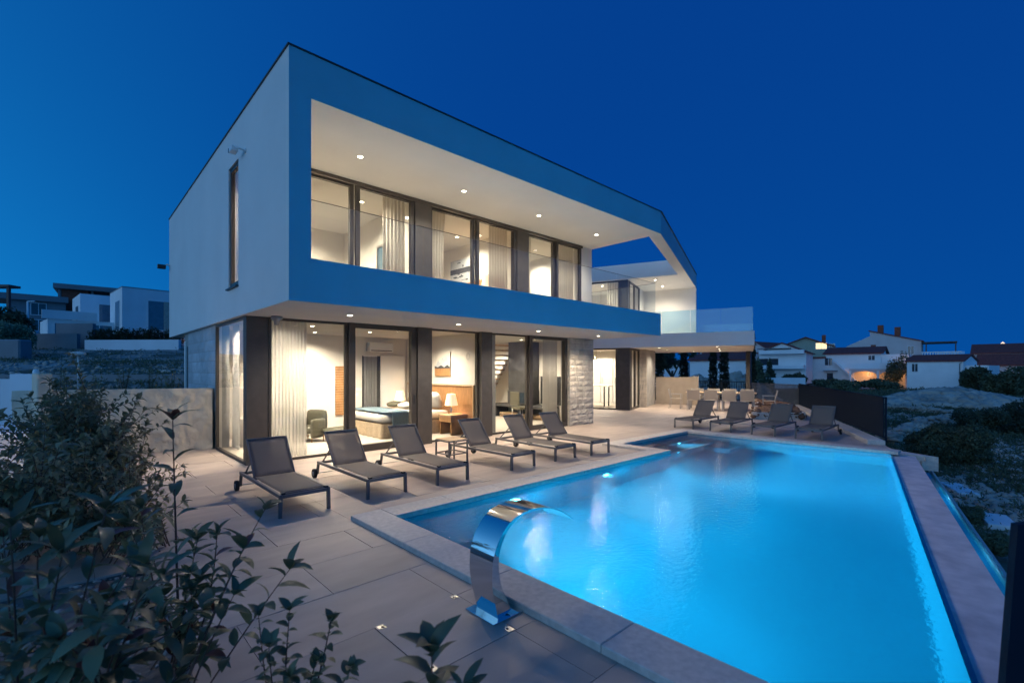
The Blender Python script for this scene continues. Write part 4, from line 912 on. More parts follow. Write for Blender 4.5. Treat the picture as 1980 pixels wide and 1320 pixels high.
for x, y, r, lb in rowB:
    c = copy_tree(lo); c.location = (x, y, 0); c.rotation_euler = (0, 0, R_(r)); c['label'] = lb; c['group'] = gB
t = thing('side_table', 'small square slatted metal side table between two sun loungers', 'side table', (5.06, 6.95, 0))
for sx in (-.2, .2):
    for sy in (-.2, .2): MB().box(sx-.012, sx+.012, sy-.012, sy+.012, 0, .44).build('leg', 'alu_dark', t)
for z in (.20, .425):
    for s_ in (-.2, .2):
        MB().box(-.188, .188, s_-.01, s_+.01, z-.01, z+.01).build('rail', 'alu_dark', t); MB().box(s_-.01, s_+.01, -.188, .188, z-.01, z+.01).build('rail', 'alu_dark', t)
for i in range(6): MB().box(-.2, .2, -.205+i*.0695, -.205+i*.0695+.060, .441, .452).build('slat', 'wood_light', t, bevel=.002)
# ================================================================== DINING SET
def dchair(label):
    t = thing('dining_chair', label, 'chair', group='garden chairs round the long dining table')
    for sx in (-.24, .24):
        MB().bar((sx, -.22, 0), (sx, -.22, .62), .026).build('leg', 'chair_metal', t); MB().bar((sx, .26, 0), (sx, .20, .43), .026).build('leg', 'chair_metal', t)
        MB().bar((sx, .20, .43), (sx, .30, .86), .026).build('back_post', 'chair_metal', t); MB().box(sx-.022, sx+.022, -.24, .24, .622, .64).build('armrest', 'chair_metal', t)
    MB().box(-.225, .225, -.22, .21, .42, .435).build('seat', 'chair_cloth', t, bevel=.004)
    a = Vector((0, .205, .45)); b_ = Vector((0, .298, .85))
    MB().bar(a, b_, .45, .012, up=(0, 1, 0)).build('backrest', 'chair_cloth', t)
    return t
tb = Vector((wing(21.75, 1.0).x, wing(21.75, 1.0).y, 0)); TB0, TB1 = -.25, 2.35
t = thing('dining_table', 'long wooden dining table under the rear terrace', 'table', (*wing(21.75, 1.05)[:2], 0), WA)
for i in range(5): MB().box(-.45+i*.18+.003, -.45+(i+1)*.18-.003, -1.35, 1.35, .715, .74).build('plank', 'wood_light', t)
MB().box(-.40, .40, -1.2, 1.2, .66, .714).build('apron', 'chair_metal', t)
for sx in (-.38, .38):
    for sy in (-1.2, 1.2): MB().bar((sx, sy, 0), (sx, sy, .66), .05).build('leg', 'chair_metal', t)
ch = dchair('garden chair at the left end of the long dining table')
q = wing(21.75, 2.85); ch.location = (q.x, q.y, 0); ch.rotation_euler = (0, 0, WA)
q = wing(21.75, -.75); c = copy_tree(ch); c.location = (q.x, q.y, 0); c.rotation_euler = (0, 0, WA+PI); c['label'] = 'garden chair at the right end of the long dining table by the post'
ords = ['leftmost', 'second from the left', 'third from the left', 'rightmost']
for i in range(4):
    for side, dz in ((-1, 'near'), (1, 'far')):
        q = wing(21.75+side*.62, 2.05-i*.67); c = copy_tree(ch); c.location = (q.x, q.y, 0); c.rotation_euler = (0, 0, WA+(PI/2 if side < 0 else -PI/2))
        c['label'] = f'garden chair on the {dz} side of the dining table, {ords[i]}'
# ================================================================== WATER SPOUT
t = thing('water_spout', 'curved polished steel water spout on a square base plate at the near pool edge', 'water spout', (2.20, 2.50, 0))
MB().box(-.15, .15, -.15, .15, .001, .012).build('base_plate', 'steel', t, bevel=.002)
prof = [(-.015, .012), (-.045, .10), (-.085, .21), (-.105, .33), (-.10, .44), (-.06, .54), (.015, .625), (.12, .675), (.26, .69), (.41, .67), (.55, .615), (.68, .53)]
def crom(P, n):
    o_ = []
    for i in range(len(P)-1):
        p0 = Vector(P[max(i-1, 0)]); p1 = Vector(P[i]); p2 = Vector(P[i+1]); p3 = Vector(P[min(i+2, len(P)-1)])
        for k in range(n):
            q = k/n; o_.append(.5*((2*p1)+(p2-p0)*q+(2*p0-5*p1+4*p2-p3)*q*q+(3*p1-p0-3*p2+p3)*q**3))
    o_.append(Vector(P[-1])); return o_
cp = crom(prof, 6); N_ = len(cp); Ltot = sum((cp[i+1]-cp[i]).length for i in range(N_-1)); acc = 0; vs = []
for i in range(N_):
    if i: acc += (cp[i]-cp[i-1]).length
    q = acc/Ltot; d = (cp[min(i+1, N_-1)]-cp[max(i-1, 0)]).normalized(); nn_ = Vector((-d.y, d.x))     # outer side
    th = .058*(1-q)**2.6+.003; hw = .112+.036*q
    o_ = cp[i]+nn_*th; i_ = cp[i]-nn_*th
    vs += [(o_.x, -hw, o_.y), (o_.x, hw, o_.y), (i_.x, hw, i_.y), (i_.x, -hw, i_.y)]
mb = MB()
for k in range(4):      # four separate faces so the long edges stay crisp
    vv = [vs[4*i+k] for i in range(N_)]+[vs[4*i+(k+1) % 4] for i in range(N_)]
    mb.add(vv, [(i, i+1, N_+i+1, N_+i) for i in range(N_-1)], True)
mb.add(vs[-4:], [(0, 1, 2, 3)]); mb.build('blade', 'steel', t)
# ================================================================== FENCES AND GARDEN WALLS
def slat_fence(label, a, b, z0, z1, n, m, posts, name='slatted_fence', sw_=.05, th=.02):
    a = Vector((*a[:2], 0)); b = Vector((*b[:2], 0)); u_ = (b-a).normalized(); L2 = (b-a).length
    t = thing(name, label, 'fence', (a.x, a.y, z0), math.atan2(u_.y, u_.x))
    me = None
    for i in range(n):
        x = L2*(i+.5)/n
        if me is None: o = MB().box(-sw_/2, sw_/2, -th/2, th/2, .05, z1-z0-.03).build('slat', m, t); me = o.data
        else: o = bpy.data.objects.new('slat', me); C.objects.link(o); o.parent = t
        o.location = (x, 0, 0)
    for z in (.025, z1-z0-.01): MB().box(0, L2, -.022, .022, z-.018, z+.018).build('rail', m, t)
    for i in range(posts): x = L2*i/(posts-1); MB().box(x-.025, x+.025, -.055, -.023, -.08, z1-z0+.01).build('post', m, t)
    return t
slat_fence('dark grey slatted metal fence running beside the far sun loungers', fenA, fenB, .10, 1.05, 150, 'fence_metal', 7, sw_=.062)
slat_fence('pale slatted fence facing the camera left of the dark fence corner', fenB+Vector((-.03, .05, 0)), Vector((26.0, 9.3, 0)), .05, 1.0, 44, 'fence_pale', 3, sw_=.03)
slat_fence('thin railing with upright bars behind the dining table', Vector((26.0, 9.4, 0)), Vector((25.6, 13.6, 0)), .05, 1.05, 36, 'fence_metal', 4, name='railing', sw_=.022)
t = thing('privacy_wall', 'short beige rendered wall beside the dining table at the end of the stone pier', 'wall', (*wing(24.1, 3.0)[:2], 0), WA)
box('wall_panel', 'privacy_render', t, 0, .2, -.6, 1.1, 0, 1.33); box('end_pillar', 'privacy_render', t, -.06, .26, -.85, -.601, 0, 1.36)
t = thing('garden_wall', 'rough rendered low garden wall meeting the glass corner of the villa', 'wall', (0, 12, 0), world=True)
wa = Vector((2.26, 11.74, 0)); wb = Vector((-.75, 12.75, 0)); d = (wb-wa).normalized(); nr = Vector((d.y, -d.x, 0))
nc = nr if nr.dot(-wa) > 0 else -nr
mb = MB(); nx, nz = 110, 40; vs = []; L2 = (wb-wa).length; zt = 1.30
for j in range(nz+1):
    for i in range(nx+1):
        p = wa+d*(L2*i/nx)+Vector((0, 0, zt*j/nz)); q = Vector((p.x*1.0, p.y, p.z*.8))
        vs.append(p+nc*(.035*noise.fractal(q*5.0, .7, 2.1, 4)*(0 if j == nz else 1)))
mb.add(vs, [(j*(nx+1)+i, j*(nx+1)+i+1, (j+1)*(nx+1)+i+1, (j+1)*(nx+1)+i) for j in range(nz) for i in range(nx)], True); mb.build('rough_render', 'plaster_rough', t)
MB().prism([(wa-nc*.05)[:2], (wb-nc*.05)[:2], (wb-nc*.28)[:2], (wa-nc*.28)[:2]], -.1, zt-.003).build('wall_core', 'plaster_rough', t)
p = at(80, 8.85); t = thing('gate_pillar', 'square cream pillar at the left end of the rough garden wall', 'pillar', (p.x, p.y, -.05), R_(20))
box('shaft', 'plaster_rough', t, -.10, .12, -.12, .12, 0, 1.68, bevel=.02)
p = at(43, 9.3); t = thing('boundary_wall', 'pale grey block of boundary wall left of the cream pillar', 'wall', (p.x, p.y, -.05), YAW-R_(90))
box('wall_panel', 'white_wall', t, -.26, .26, 0, .25, 0, 1.66, bevel=.01); box('side_panel', 'white_wall', t, -3.0, -.265, .5, .7, 0, 1.55); 
MB().lathe([(0, .1), (.04, .09), (.055, .03), (.05, 0)], (0.15, .12, 1.66), 10).build('lantern', 'white_plastic', t)
a = gp(0, 905, .72); p = at(20, 6.9); t = thing('white_parapet', 'broad white rendered parapet at the left picture edge behind the bushes', 'wall', (p.x, p.y, -.05), YAW-R_(90))
MB().prism([(-3.5, -2.2), (-.75, -2.2), (.02, 1.5), (-3.5, 1.5)], 0, .80).build('wall_top', 'white_wall', t, bevel=.02)
t = thing('garden_lamp', 'round flat topped garden lamp on a thin pole behind the low wall', 'garden lamp', (*at(151, 12.6)[:2], .85))
MB().tube([(0, 0, 0), (0, 0, 1.22)], .022, 10).build('pole', 'plaster', t); MB().lathe([(0, 1.22), (.14, 1.22), (.17, 1.26), (.14, 1.31), (0, 1.33)], n=24).build('lamp_head', 'plaster', t)
# fence panel at the right picture edge, close to the camera
t = thing('edge_panel', 'dark blue panel standing close to the camera at the right picture edge', 'fence panel', (*at(1969, 1.97)[:2], 0), YAW-R_(90))
MB().add([(-.11, 0, -.3), (.9, .25, -.3), (.9, .25, 1.05), (0, 0, 1.05), (-.11, .03, -.3), (.9, .28, -.3), (.9, .28, 1.05), (0, .03, 1.05)], [(0, 1, 2, 3), (7, 6, 5, 4), (0, 4, 5, 1), (1, 5, 6, 2), (2, 6, 7, 3), (3, 7, 4, 0)]).build('panel', 'fence_metal', t)
# ================================================================== LEAVES AND SHRUBS
def leaf_mesh(name, Lf, Wf, m, fold=.25, curl=.25):
    """pointed leaf along +X with a folded midrib"""
    xs = [0, .12, .32, .55, .78, 1.0]; ws = [.06, .62, 1.0, 1.0, .68, 0.0]; vs = []; fs = []
    for i, (x, w_) in enumerate(zip(xs, ws)):
        z = -curl*(x**2)*Lf*.5+ .08*Lf*math.sin(PI*x); hw = Wf*.5*w_
        if i == 5: vs.append((x*Lf, 0, z))
        else: vs += [(x*Lf, -hw, z+fold*hw), (x*Lf, 0, z), (x*Lf, hw, z+fold*hw)]
    for i in range(4):
        a = i*3; b = a+3; fs += [(a, b, b+1, a+1), (a+1, b+1, b+2, a+2)]
    fs += [(12, 15, 13), (13, 15, 14)]
    me = bpy.data.meshes.new(name); me.from_pydata(vs, [], fs); me.polygons.foreach_set('use_smooth', [True]*len(fs)); me.materials.append(MT[m]); return me
def bez(p0, p1, p2, n):
    return [p0*(1-t)**2+p1*2*t*(1-t)+p2*t*t for t in [i/n for i in range(n+1)]]
def leaf_matrix(pos, dirv, rg, tilt=0.0, s=1.0):
    d = dirv.normalized(); up = Vector((rg.uniform(-.4, .4), rg.uniform(-.4, .4), 1)); y = up.cross(d)
    if y.length < 1e-3: y = Vector((0, 1, 0))
    y.normalize(); z = d.cross(y); M = Matrix((d, y, z)).transposed().to_4x4(); M.translation = pos
    return M @ Matrix.Diagonal((s, s*rg.uniform(.85, 1.15), s, 1))
def shrub(label, base, tips, Lf, Wf, m='leaf', per=26, start=.35, seed=1, stem_r=.006, cat='shrub', name='shrub', maxparts=300, group=None, spread=1.0, whorl=6, side=0, redp=0.0, bend=.25, droop=0.0):
    rg = random.Random(seed); base = Vector(base); t = thing(name, label, cat, tuple(base), world=True, group=group)
    meshes = [leaf_mesh('leaf', Lf*k, Wf*k*q, m, fold=rg.uniform(.1, .5), curl=rg.uniform(.1, .7)) for k, q in ((1, 1), (.85, 1.1), (1.1, .9), (.7, 1))]
    rmesh = leaf_mesh('leaf', Lf*.8, Wf*.8, 'leaf_red') if redp else None
    L = []; stems = []
    allstems = []
    for tp in tips:
        tp = Vector(tp); b0 = base+Vector((rg.uniform(-.12, .12)*spread, rg.uniform(-.12, .12)*spread, 0)); mid = b0.lerp(tp, .5)+Vector((rg.uniform(-bend, bend)*.5, rg.uniform(-bend, bend)*.5, rg.uniform(0, bend)))*(tp-b0).length
        pts = bez(b0, mid, tp, 12); allstems.append((pts, stem_r, start, per, whorl))
        for k in range(side):
            q = rg.uniform(.35, .9); i = int(q*12); p = pts[i]; dv = (pts[min(i+1, 12)]-pts[i-1]).normalized()
            rd = Vector((rg.uniform(-1, 1), rg.uniform(-1, 1), rg.uniform(-.1, .8))).normalized(); ln_ = (tp-b0).length*rg.uniform(.16, .34)
            e_ = p+(dv*.6+rd).normalized()*ln_; allstems.append((bez(p, p.lerp(e_, .5)+Vector((0, 0, -.03)), e_, 7), stem_r*.6, .15, int(per*.55), whorl))
    smb = MB()
    for pts, r, st, pr_, wh in allstems:
        n = len(pts)-1; smb.tube(pts, [r*(1-.7*i/n) for i in range(n+1)], 6)
        for k in range(pr_):
            q = st+(1-st)*(k+rg.random()*.6)/pr_; q = min(q, .995); f_ = q*n; i = int(f_); p = pts[i].lerp(pts[min(i+1, n)], f_-i); dv = (pts[min(i+1, n)]-pts[max(i-1, 0)]).normalized()
            a = k*2.4+rg.uniform(-.4, .4); x = dv.cross(Vector((.1, .2, 1))).normalized(); y = x.cross(dv); rad = x*math.cos(a)+y*math.sin(a)
            L.append((p, (rad+dv*rg.uniform(.2, .8)+Vector((0, 0, -droop))), rg.uniform(.7, 1.1)))
        dv = (pts[-1]-pts[-2]).normalized(); x = dv.cross(Vector((.1, .2, 1))).normalized(); y = x.cross(dv)
        for k in range(wh):
            a = k*2*PI/wh+rg.uniform(-.3, .3); L.append((pts[-1], (x*math.cos(a)+y*math.sin(a))*rg.uniform(.5, 1)+dv*rg.uniform(.5, 1), rg.uniform(.75, 1.05)))
    smb.build('stems', 'stem', t)['kind'] = 'stuff'
    camp = Vector((0, 0, HC)); L.sort(key=lambda e: (e[0]-camp).length)
    rest_v = []; rest_f = []; cnt = 0
    for i, (p, dv, s) in enumerate(L):
        red = redp and rg.random() < redp; me = rmesh if red else rg.choice(meshes); M = leaf_matrix(p, dv, rg, s=s)
        if i < maxparts:
            o = bpy.data.objects.new('leaf', me); C.objects.link(o); o.parent = t; M.translation = M.translation-base; o.matrix_local = M
        else:
            n0 = cnt; co = [M @ v.co for v in me.vertices]; rest_v += [tuple(c-base) for c in co]; rest_f += [tuple(v+n0 for v in f.vertices) for f in me.polygons]; cnt += len(co)
    if rest_v:
        me = bpy.data.meshes.new('foliage'); me.from_pydata(rest_v, [], rest_f); me.polygons.foreach_set('use_smooth', [True]*len(rest_f)); me.materials.append(MT[m]); o = bpy.data.objects.new('foliage', me); C.objects.link(o); o.parent = t; o['kind'] = 'stuff'
    return t
def T(*a): return [atp(*q) for q in a]
def bedbase(px, py, z=-.03): return gp(px, py, z)
# middle distance: the big small-leaved bush against the wall
rg = random.Random(31)
def bush_tips(px0, px1, ytop, ybot, D0, D1, n, seed):
    r = random.Random(seed); out_ = []
    for i in range(n):
        px = r.uniform(px0, px1); D = r.uniform(D0, D1); q = (px-px0)/(px1-px0); py = ytop(q)+(ybot-ytop(q))*r.random()**1.3; out_.append(atp(px, py, D))
    return out_
def hb(q): return 745+ (60*abs(q-.22)/.22 if q < .22 else 95*((q-.22)/.78))
shrub('tall dense small leaved bush in front of the rough garden wall', at(150, 5.9, -.03), bush_tips(65, 262, hb, 960, 4.4, 5.7, 80, 1)+T((150, 720, 5.6), (128, 735, 5.7), (185, 760, 5.5)), .085, .034, 'leaf_small', 40, .3, 2, .009, side=4, spread=4, bend=.15, whorl=5)
shrub('second small leaved bush lower and further right beside the paving', at(235, 4.4, -.03), bush_tips(90, 310, lambda q: 860+70*q, 1040, 3.5, 4.6, 40, 2), .075, .032, 'leaf_small', 30, .3, 3, .007, side=2, spread=3, bend=.15)
shrub('small leaved bush at the left picture edge in front of the white parapet', at(20, 4.3, -.03), bush_tips(-60, 150, lambda q: 870-40*q, 1040, 3.3, 4.6, 46, 5), .08, .034, 'leaf_small', 30, .3, 6, .007, side=2, spread=3, bend=.15)
# near sprigs with large dark glossy leaves
shrub('tall single sprig with a whorl of long dark leaves reaching above the paving', at(345, 2.75, -.03), T((334, 812, 2.55)), .17, .050, 'leaf', 13, .42, 8, .009, spread=.2, whorl=6, bend=.03, redp=.04)
shrub('slanting branch with dark oval leaves in front of the first sun lounger', at(300, 2.0, -.03), T((512, 985, 2.2), (470, 1060, 2.1), (560, 1100, 2.15), (452, 1150, 2.0)), .125, .052, 'leaf', 9, .5, 9, .006, spread=.3, whorl=4, bend=.10, redp=.03)
shrub('leafy shrub with broad dark leaves in the lower left corner', at(120, 1.9, -.03), bush_tips(0, 400, lambda q: 1030+30*q, 1320, 1.6, 2.3, 15, 11), .13, .052, 'leaf', 12, .35, 12, .007, side=1, spread=1.5, whorl=5, bend=.2, redp=.05)
shrub('shrub with long pointed blue green leaves at the left edge', at(40, 1.9, -.03), T((205, 985, 1.75), (20, 1020, 1.6), (120, 1070, 1.7)), .17, .050, 'leaf', 12, .5, 13, .007, spread=.6, whorl=6, bend=.12, redp=.05)
shrub('mid sized dark shrub growing at the edge of the paving', at(330, 2.7, -.03), bush_tips(250, 430, lambda q: 970+20*q, 1260, 2.3, 2.9, 10, 14), .11, .048, 'leaf', 12, .3, 15, .006, side=1, spread=1.0, whorl=5, bend=.15, redp=.04)
shrub('low shrub with small oval leaves at the bottom of the picture beside the paving', at(560, 1.9, -.03), T((560, 1180, 1.85), (640, 1200, 1.9), (520, 1250, 1.8), (610, 1280, 1.85), (680, 1290, 1.9), (560, 1310, 1.7), (500, 1190, 1.9)), .070, .036, 'leaf', 16, .5, 16, .005, spread=.4, whorl=6, bend=.12)
shrub('young plant with a few large upright leaves at the bottom edge near the hatch', at(835, 1.30, -.03), T((835, 1262, 1.52)), .150, .055, 'leaf', 7, .80, 17, .008, spread=.1, whorl=5, bend=.02)
shrub('small sprig with narrow leaves at the bottom edge right of the hatch', at(880, 1.35, -.03), T((895, 1330, 1.45)), .11, .030, 'leaf', 5, .8, 18, .006, spread=.1, whorl=4, bend=.02)
# sprigs above the wall
for i, (px, py, D, lb) in enumerate(((238, 700, 12.5, 'tallest slender young shrub showing above the rough garden wall'), (180, 725, 12.8, 'small bushy shoot above the left end of the garden wall'), (290, 712, 12.8, 'young shrub above the wall next to the villa'), (335, 712, 13, 'thin sprig right beside the blue lit stone wall'), (312, 735, 12.6, 'low spreading plant behind the wall by the villa'), (120, 705, 12.3, 'loose tall shrub behind the cream pillar'))):
    r = random.Random(i); tip = atp(px, py, D); tips = [tip]+[tip+Vector((r.uniform(-.22, .22), r.uniform(-.22, .22), -r.uniform(.08, .5))) for _ in range(7)]
    shrub(lb, (tip.x, tip.y, .9), tips, .10, .035, 'leaf_small', 22, .25, 40+i, .008, maxparts=0, spread=.6, whorl=5, bend=.08)
# ================================================================== TREES AND BUSHES FAR OFF
def leafcloud(ells, n, size, seed):
    r = np.random.RandomState(seed); V = []; 
    w_ = np.array([e[3]*e[4]*e[5] for e in ells])**(2/3); w_ = w_/w_.sum()
    for e, k in zip(ells, (w_*n).astype(int)):
        d = r.normal(size=(k, 3)); d /= np.linalg.norm(d, axis=1)[:, None]; rad = r.uniform(.55, 1.0, (k, 1))**.6
        f = 1+.22*np.sin(d[:, :1]*7+seed)*np.cos(d[:, 1:2]*6+d[:, 2:3]*5)
        c = np.array(e[:3])+d*rad*f*np.array(e[3:6])
        u = r.normal(size=(k, 3)); u /= np.linalg.norm(u, axis=1)[:, None]; v = np.cross(u, r.normal(size=(k, 3))); v /= np.linalg.norm(v, axis=1)[:, None]
        s = size*r.uniform(.6, 1.3, (k, 1)); q = np.stack([c-u*s, c+v*s*.45, c+u*s, c-v*s*.45], axis=1); V.append(q.reshape(-1, 3))
    V = np.concatenate(V); F = np.arange(len(V)).reshape(-1, 4); return V, F
def tree(label, x, y, z, ells, n, size, m='leaf_far', trunk=None, cat='tree', name='tree', seed=1, group=None, limbs=4):
    t = thing(name, label, cat, (x, y, z), group=group)
    r = random.Random(seed)
    if trunk:
        mb = MB(); top = Vector((0, 0, trunk[0])); mb.tube([(0, 0, -.3), (r.uniform(-.1, .1), 0, trunk[0]*.5), top], [trunk[1], trunk[1]*.8, trunk[1]*.6], 8)
        for e in ells[:limbs]: mb.tube([top*.75, Vector(e[:3])*.6+top*.35, Vector(e[:3])], [trunk[1]*.45, trunk[1]*.3, trunk[1]*.1], 6)
        mb.build('trunk', 'bark', t)
    V_, F_ = leafcloud(ells, n, size, seed); o = bpy.data.objects.new('crown', npmesh('crown', V_, F_, m)); C.objects.link(o); o.parent = t
    return t
def ell(r, k, cx, cy, cz, sx, sy, sz, f=.55):
    return [(cx+r.uniform(-1, 1)*sx*f, cy+r.uniform(-1, 1)*sy*f, cz+r.uniform(-1, 1)*sz*f, sx*r.uniform(.35, .6), sy*r.uniform(.35, .6), sz*r.uniform(.35, .6)) for _ in range(k)]
# slender cypresses behind the dining terrace
for px, D, h_, lb in ((1275, 29, 4.1, 'leftmost dark slender cypress behind the beige wall'), (1322, 30, 3.9, 'dark slender cypress behind the left end of the dining table'), (1379, 30, 3.9, 'dark slender cypress behind the middle of the dining table'), (1400, 28.5, 3.8, 'dark slender cypress directly right of the middle one'), (1452, 25.5, 3.6, 'dark slender cypress right behind the support post')):
    p = at(px, D); r = random.Random(int(px)); zz = -.3
    es = [(0, 0, .5+i*h_/9, .30*(1-.04*i)*r.uniform(.85, 1.15), .30*(1-.04*i)*r.uniform(.85, 1.15), h_/9) for i in range(9)]
    tree(lb, p.x, p.y, zz, es, 2600, .075, 'leaf_cypress', (1.0, .07), 'cypress', 'cypress_tree', int(px), 'slender cypresses behind the dining terrace', limbs=0)
p = at(1262, 33); r = random.Random(5); tree('broad dark tree spreading behind the cypresses under the terrace slab', p.x, p.y, -.5, ell(r, 8, 0, .3, 3.6, 2.8, 2.0, 1.5), 4200, .16, 'leaf_far', (2.4, .16), seed=5)
p = at(1300, 36); tree('second dark tree between the first cypresses', p.x, p.y, -.6, ell(random.Random(8), 6, 0, 0, 3.7, 2.4, 1.8, 1.4), 2600, .17, 'leaf_far', (2.2, .14), seed=8)
# shrubs on the slope to the right
def bush(label, px, py, D, w_, h_, n=5000, size=.07, m='leaf_far', seed=1, cat='bush', name='bush', depth=None):
    p = atp(px, py, D); gz_ = ground_z(p.x, p.y); r = random.Random(seed); d_ = depth or w_*.7
    return tree(label, p.x, p.y, gz_, ell(r, 9, 0, 0, h_*.42, w_*.62, d_*.62, h_*.5), n, size, m, (h_*.5, .05), cat, name, seed)
bush('large dark evergreen bush on the slope right of the fence corner', 1845, 850, 17, 2.3, 1.7, 15000, .055, seed=3)
bush('dark bush partly hidden behind the large evergreen bush', 1775, 835, 18, 1.2, 1.2, 6000, .055, seed=4)
bush('rounded dark bush behind the large one on the slope', 1900, 815, 24, 2.8, 1.5, 9000, .07, seed=6)
bush('wide dark bush at the right picture edge above the stone terrace', 1965, 805, 25, 3.2, 1.8, 9000, .07, seed=7)
bush('low grey green bush along the overflow trough', 1870, 925, 10.5, .7, .45, 3500, .035, seed=9)
bush('small low shrub halfway down beside the overflow trough', 1905, 985, 8.8, .8, .5, 4500, .035, seed=10)
bush('flowering low shrub nearest the panel at the right edge', 1945, 1060, 7.2, .8, .5, 5500, .03, 'leaf_far', seed=12)
bush('pale leaved shrub by the white slab on the slope', 1890, 1020, 8.2, .7, .4, 3000, .03, seed=13)
for i, (px, py, D, w_, h_, lb) in enumerate(((1640, 742, 62, 5, 1.6, 'dark shrub in front of the white house with the red roof'), (1700, 746, 60, 6, 1.8, 'dark shrub beside the lit arched porch'), (1595, 738, 66, 4, 1.4, 'low shrub at the left corner of the white house'), (1885, 738, 52, 3.2, 3.0, 'rounded dark tree next to the small red roofed house'), (1925, 748, 50, 3.6, 2.6, 'dark tree group below the long red roof'), (1965, 740, 48, 3.4, 3.4, 'dark tree at the right picture edge'), (1465, 718, 55, 2.8, 4.2, 'dark tree left of the white gabled house'), (1478, 725, 50, 2, 1.8, 'small dark bush left of the white gabled house'), (1535, 727, 62, 4, 2.6, 'dark tree between the two white houses'), (1490, 706, 66, 1.6, 4.6, 'small conifer in front of the white gabled house'))):
    bush(lb, px, py, D, w_, h_, 2600, .2, seed=60+i, cat='tree' if h_ > 2.5 else 'bush', name='tree' if h_ > 2.5 else 'bush')
# ---- left side vegetation
bush('large dark tree at the left picture edge', 5, 600, 34, 3.2, 3.6, 9000, .12, seed=90, cat='tree', name='tree')
bush('pale flowering oleander bush below the dark tree at the left', 22, 625, 30, 2.0, 2.6, 9000, .075, 'leaf_pale', seed=91, cat='oleander', name='oleander_bush')
bush('clipped round green shrub at the corner of the white curved wall', 152, 632, 40, 1.7, 1.7, 6000, .08, seed=92)
# grass and scrub tufts over the slope
def tufts(n, seed, D0, D1, p0, p1, size, m='leaf_far', name='ground_scrub'):
    r = np.random.RandomState(seed); V = []; rr = random.Random(seed)
    k = 0; cs = []
    while k < n:
        D = D0*(D1/D0)**rr.random(); px = rr.uniform(p0, p1); p = at(px, D)
        if noise.noise(Vector((p.x*.16, p.y*.16, seed))) < .02: 
            if rr.random() < .8: continue
        cs.append((p.x, p.y, ground_z(p.x, p.y), D)); k += 1
    cs = np.array(cs); reps = 14; c = np.repeat(cs, reps, axis=0); s = size*(.6+c[:, 3:]/22); N = len(c)
    off_ = r.normal(size=(N, 3))*s*np.array([1.4, 1.4, .5]); off_[:, 2] = np.abs(off_[:, 2]); pos = c[:, :3]+off_
    u = r.normal(size=(N, 3)); u[:, 2] = np.abs(u[:, 2])+.4; u /= np.linalg.norm(u, axis=1)[:, None]; v = np.cross(u, r.normal(size=(N, 3))); v /= np.linalg.norm(v, axis=1)[:, None]
    q = np.stack([pos-u*s*.5, pos+v*s*.16, pos+u*s*.7, pos-v*s*.16], axis=1).reshape(-1, 3); F = np.arange(len(q)).reshape(-1, 4)
    o = bpy.data.objects.new(name, npmesh(name, q, F, m)); C.objects.link(o); o['kind'] = 'stuff'; return o
tufts(5200, 3, 9.5, 60, 1500, 2060, .10)
tufts(700, 4, 14, 60, -40, 360, .07)
def slope_stone(r):
    D = 9.2*(60/9.2)**r.random(); p = at(r.uniform(1560, 2060), D); return (p.x, p.y, ground_z(p.x, p.y)+.02)
stones('slope_stones', 9000, slope_stone, .03, .17, 'rubble', 17)['kind'] = 'stuff'
def left_stone(r):
    D = 13*(40/13)**r.random(); p = at(r.uniform(-60, 360), D); return (p.x, p.y, ground_z(p.x, p.y)+.02)
stones('hillside_stones', 1500, left_stone, .03, .12, 'rubble', 18)['kind'] = 'stuff'
def heap(label, px, py, D, w_, d_, h_, n, smin, smax, seed, name='rubble_heap', m='rubble'):
    p = atp(px, py, D); gz_ = ground_z(p.x, p.y)-.1; t = thing(name, label, 'rubble heap' if name == 'rubble_heap' else 'dry stone wall', (p.x, p.y, gz_), YAW-R_(90))
    vs = []; nx = 26
    for j in range(nx+1):
        for i in range(nx+1):
            x = (i/nx*2-1); y = (j/nx*2-1); r_ = min(1, math.hypot(x, y)); hh = h_*max(0, 1-r_)**.8*(.75+.35*noise.noise(Vector((x*3, y*3, seed)))); vs.append((x*w_, y*d_, hh-.05))
    MB().add(vs, [(j*(nx+1)+i, j*(nx+1)+i+1, (j+1)*(nx+1)+i+1, (j+1)*(nx+1)+i) for j in range(nx) for i in range(nx)], True).build('mound', m, t)
    def f(r):
        a = r.uniform(0, 2*PI); q = math.sqrt(r.random()); x = q*math.cos(a); y = q*math.sin(a); return (x*w_, y*d_, h_*max(0, 1-q)**.8*.95)
    o = stones('stones', n, f, smin, smax, m, seed); o.parent = t; o['kind'] = 'stuff'
heap('wide pale heap of broken stone below the small red roofed house', 1835, 770, 40, 6.5, 4.0, 1.5, 3200, .12, .60, 2)
heap('pale rubble heap seen behind the dining table and the post', 1425, 745, 42, 3.6, 3, 3.0, 1500, .08, .35, 3)
heap('second rubble heap seen between the cypresses', 1350, 745, 44, 4.2, 3, 2.6, 1500, .08, .35, 4)
def stone_row(label, pts, h_, n, seed, s=(.08, .24)):
    P3 = [atp(*q) for q in pts]; t = thing('dry_stone_wall', label, 'dry stone wall', (P3[0].x, P3[0].y, 0), world=True)
    seg = [(P3[i], P3[i+1]) for i in range(len(P3)-1)]
    def f(r):
        a, b_ = r.choice(seg); p = a.lerp(b_, r.random()); p += Vector((r.uniform(-.3, .3), r.uniform(-.3, .3), 0)); return (p.x, p.y, ground_z(p.x, p.y)+r.random()*h_)
    o = stones('stones', n, f, *s, 'rubble', seed); o.parent = t; o.location = (-P3[0].x, -P3[0].y, 0); o['kind'] = 'stuff'
stone_row('long crumbling dry stone wall crossing the slope behind the dark bushes', [(1715, 822, 21), (1790, 802, 27), (1880, 792, 31), (1990, 782, 34)], .5, 1500, 5)
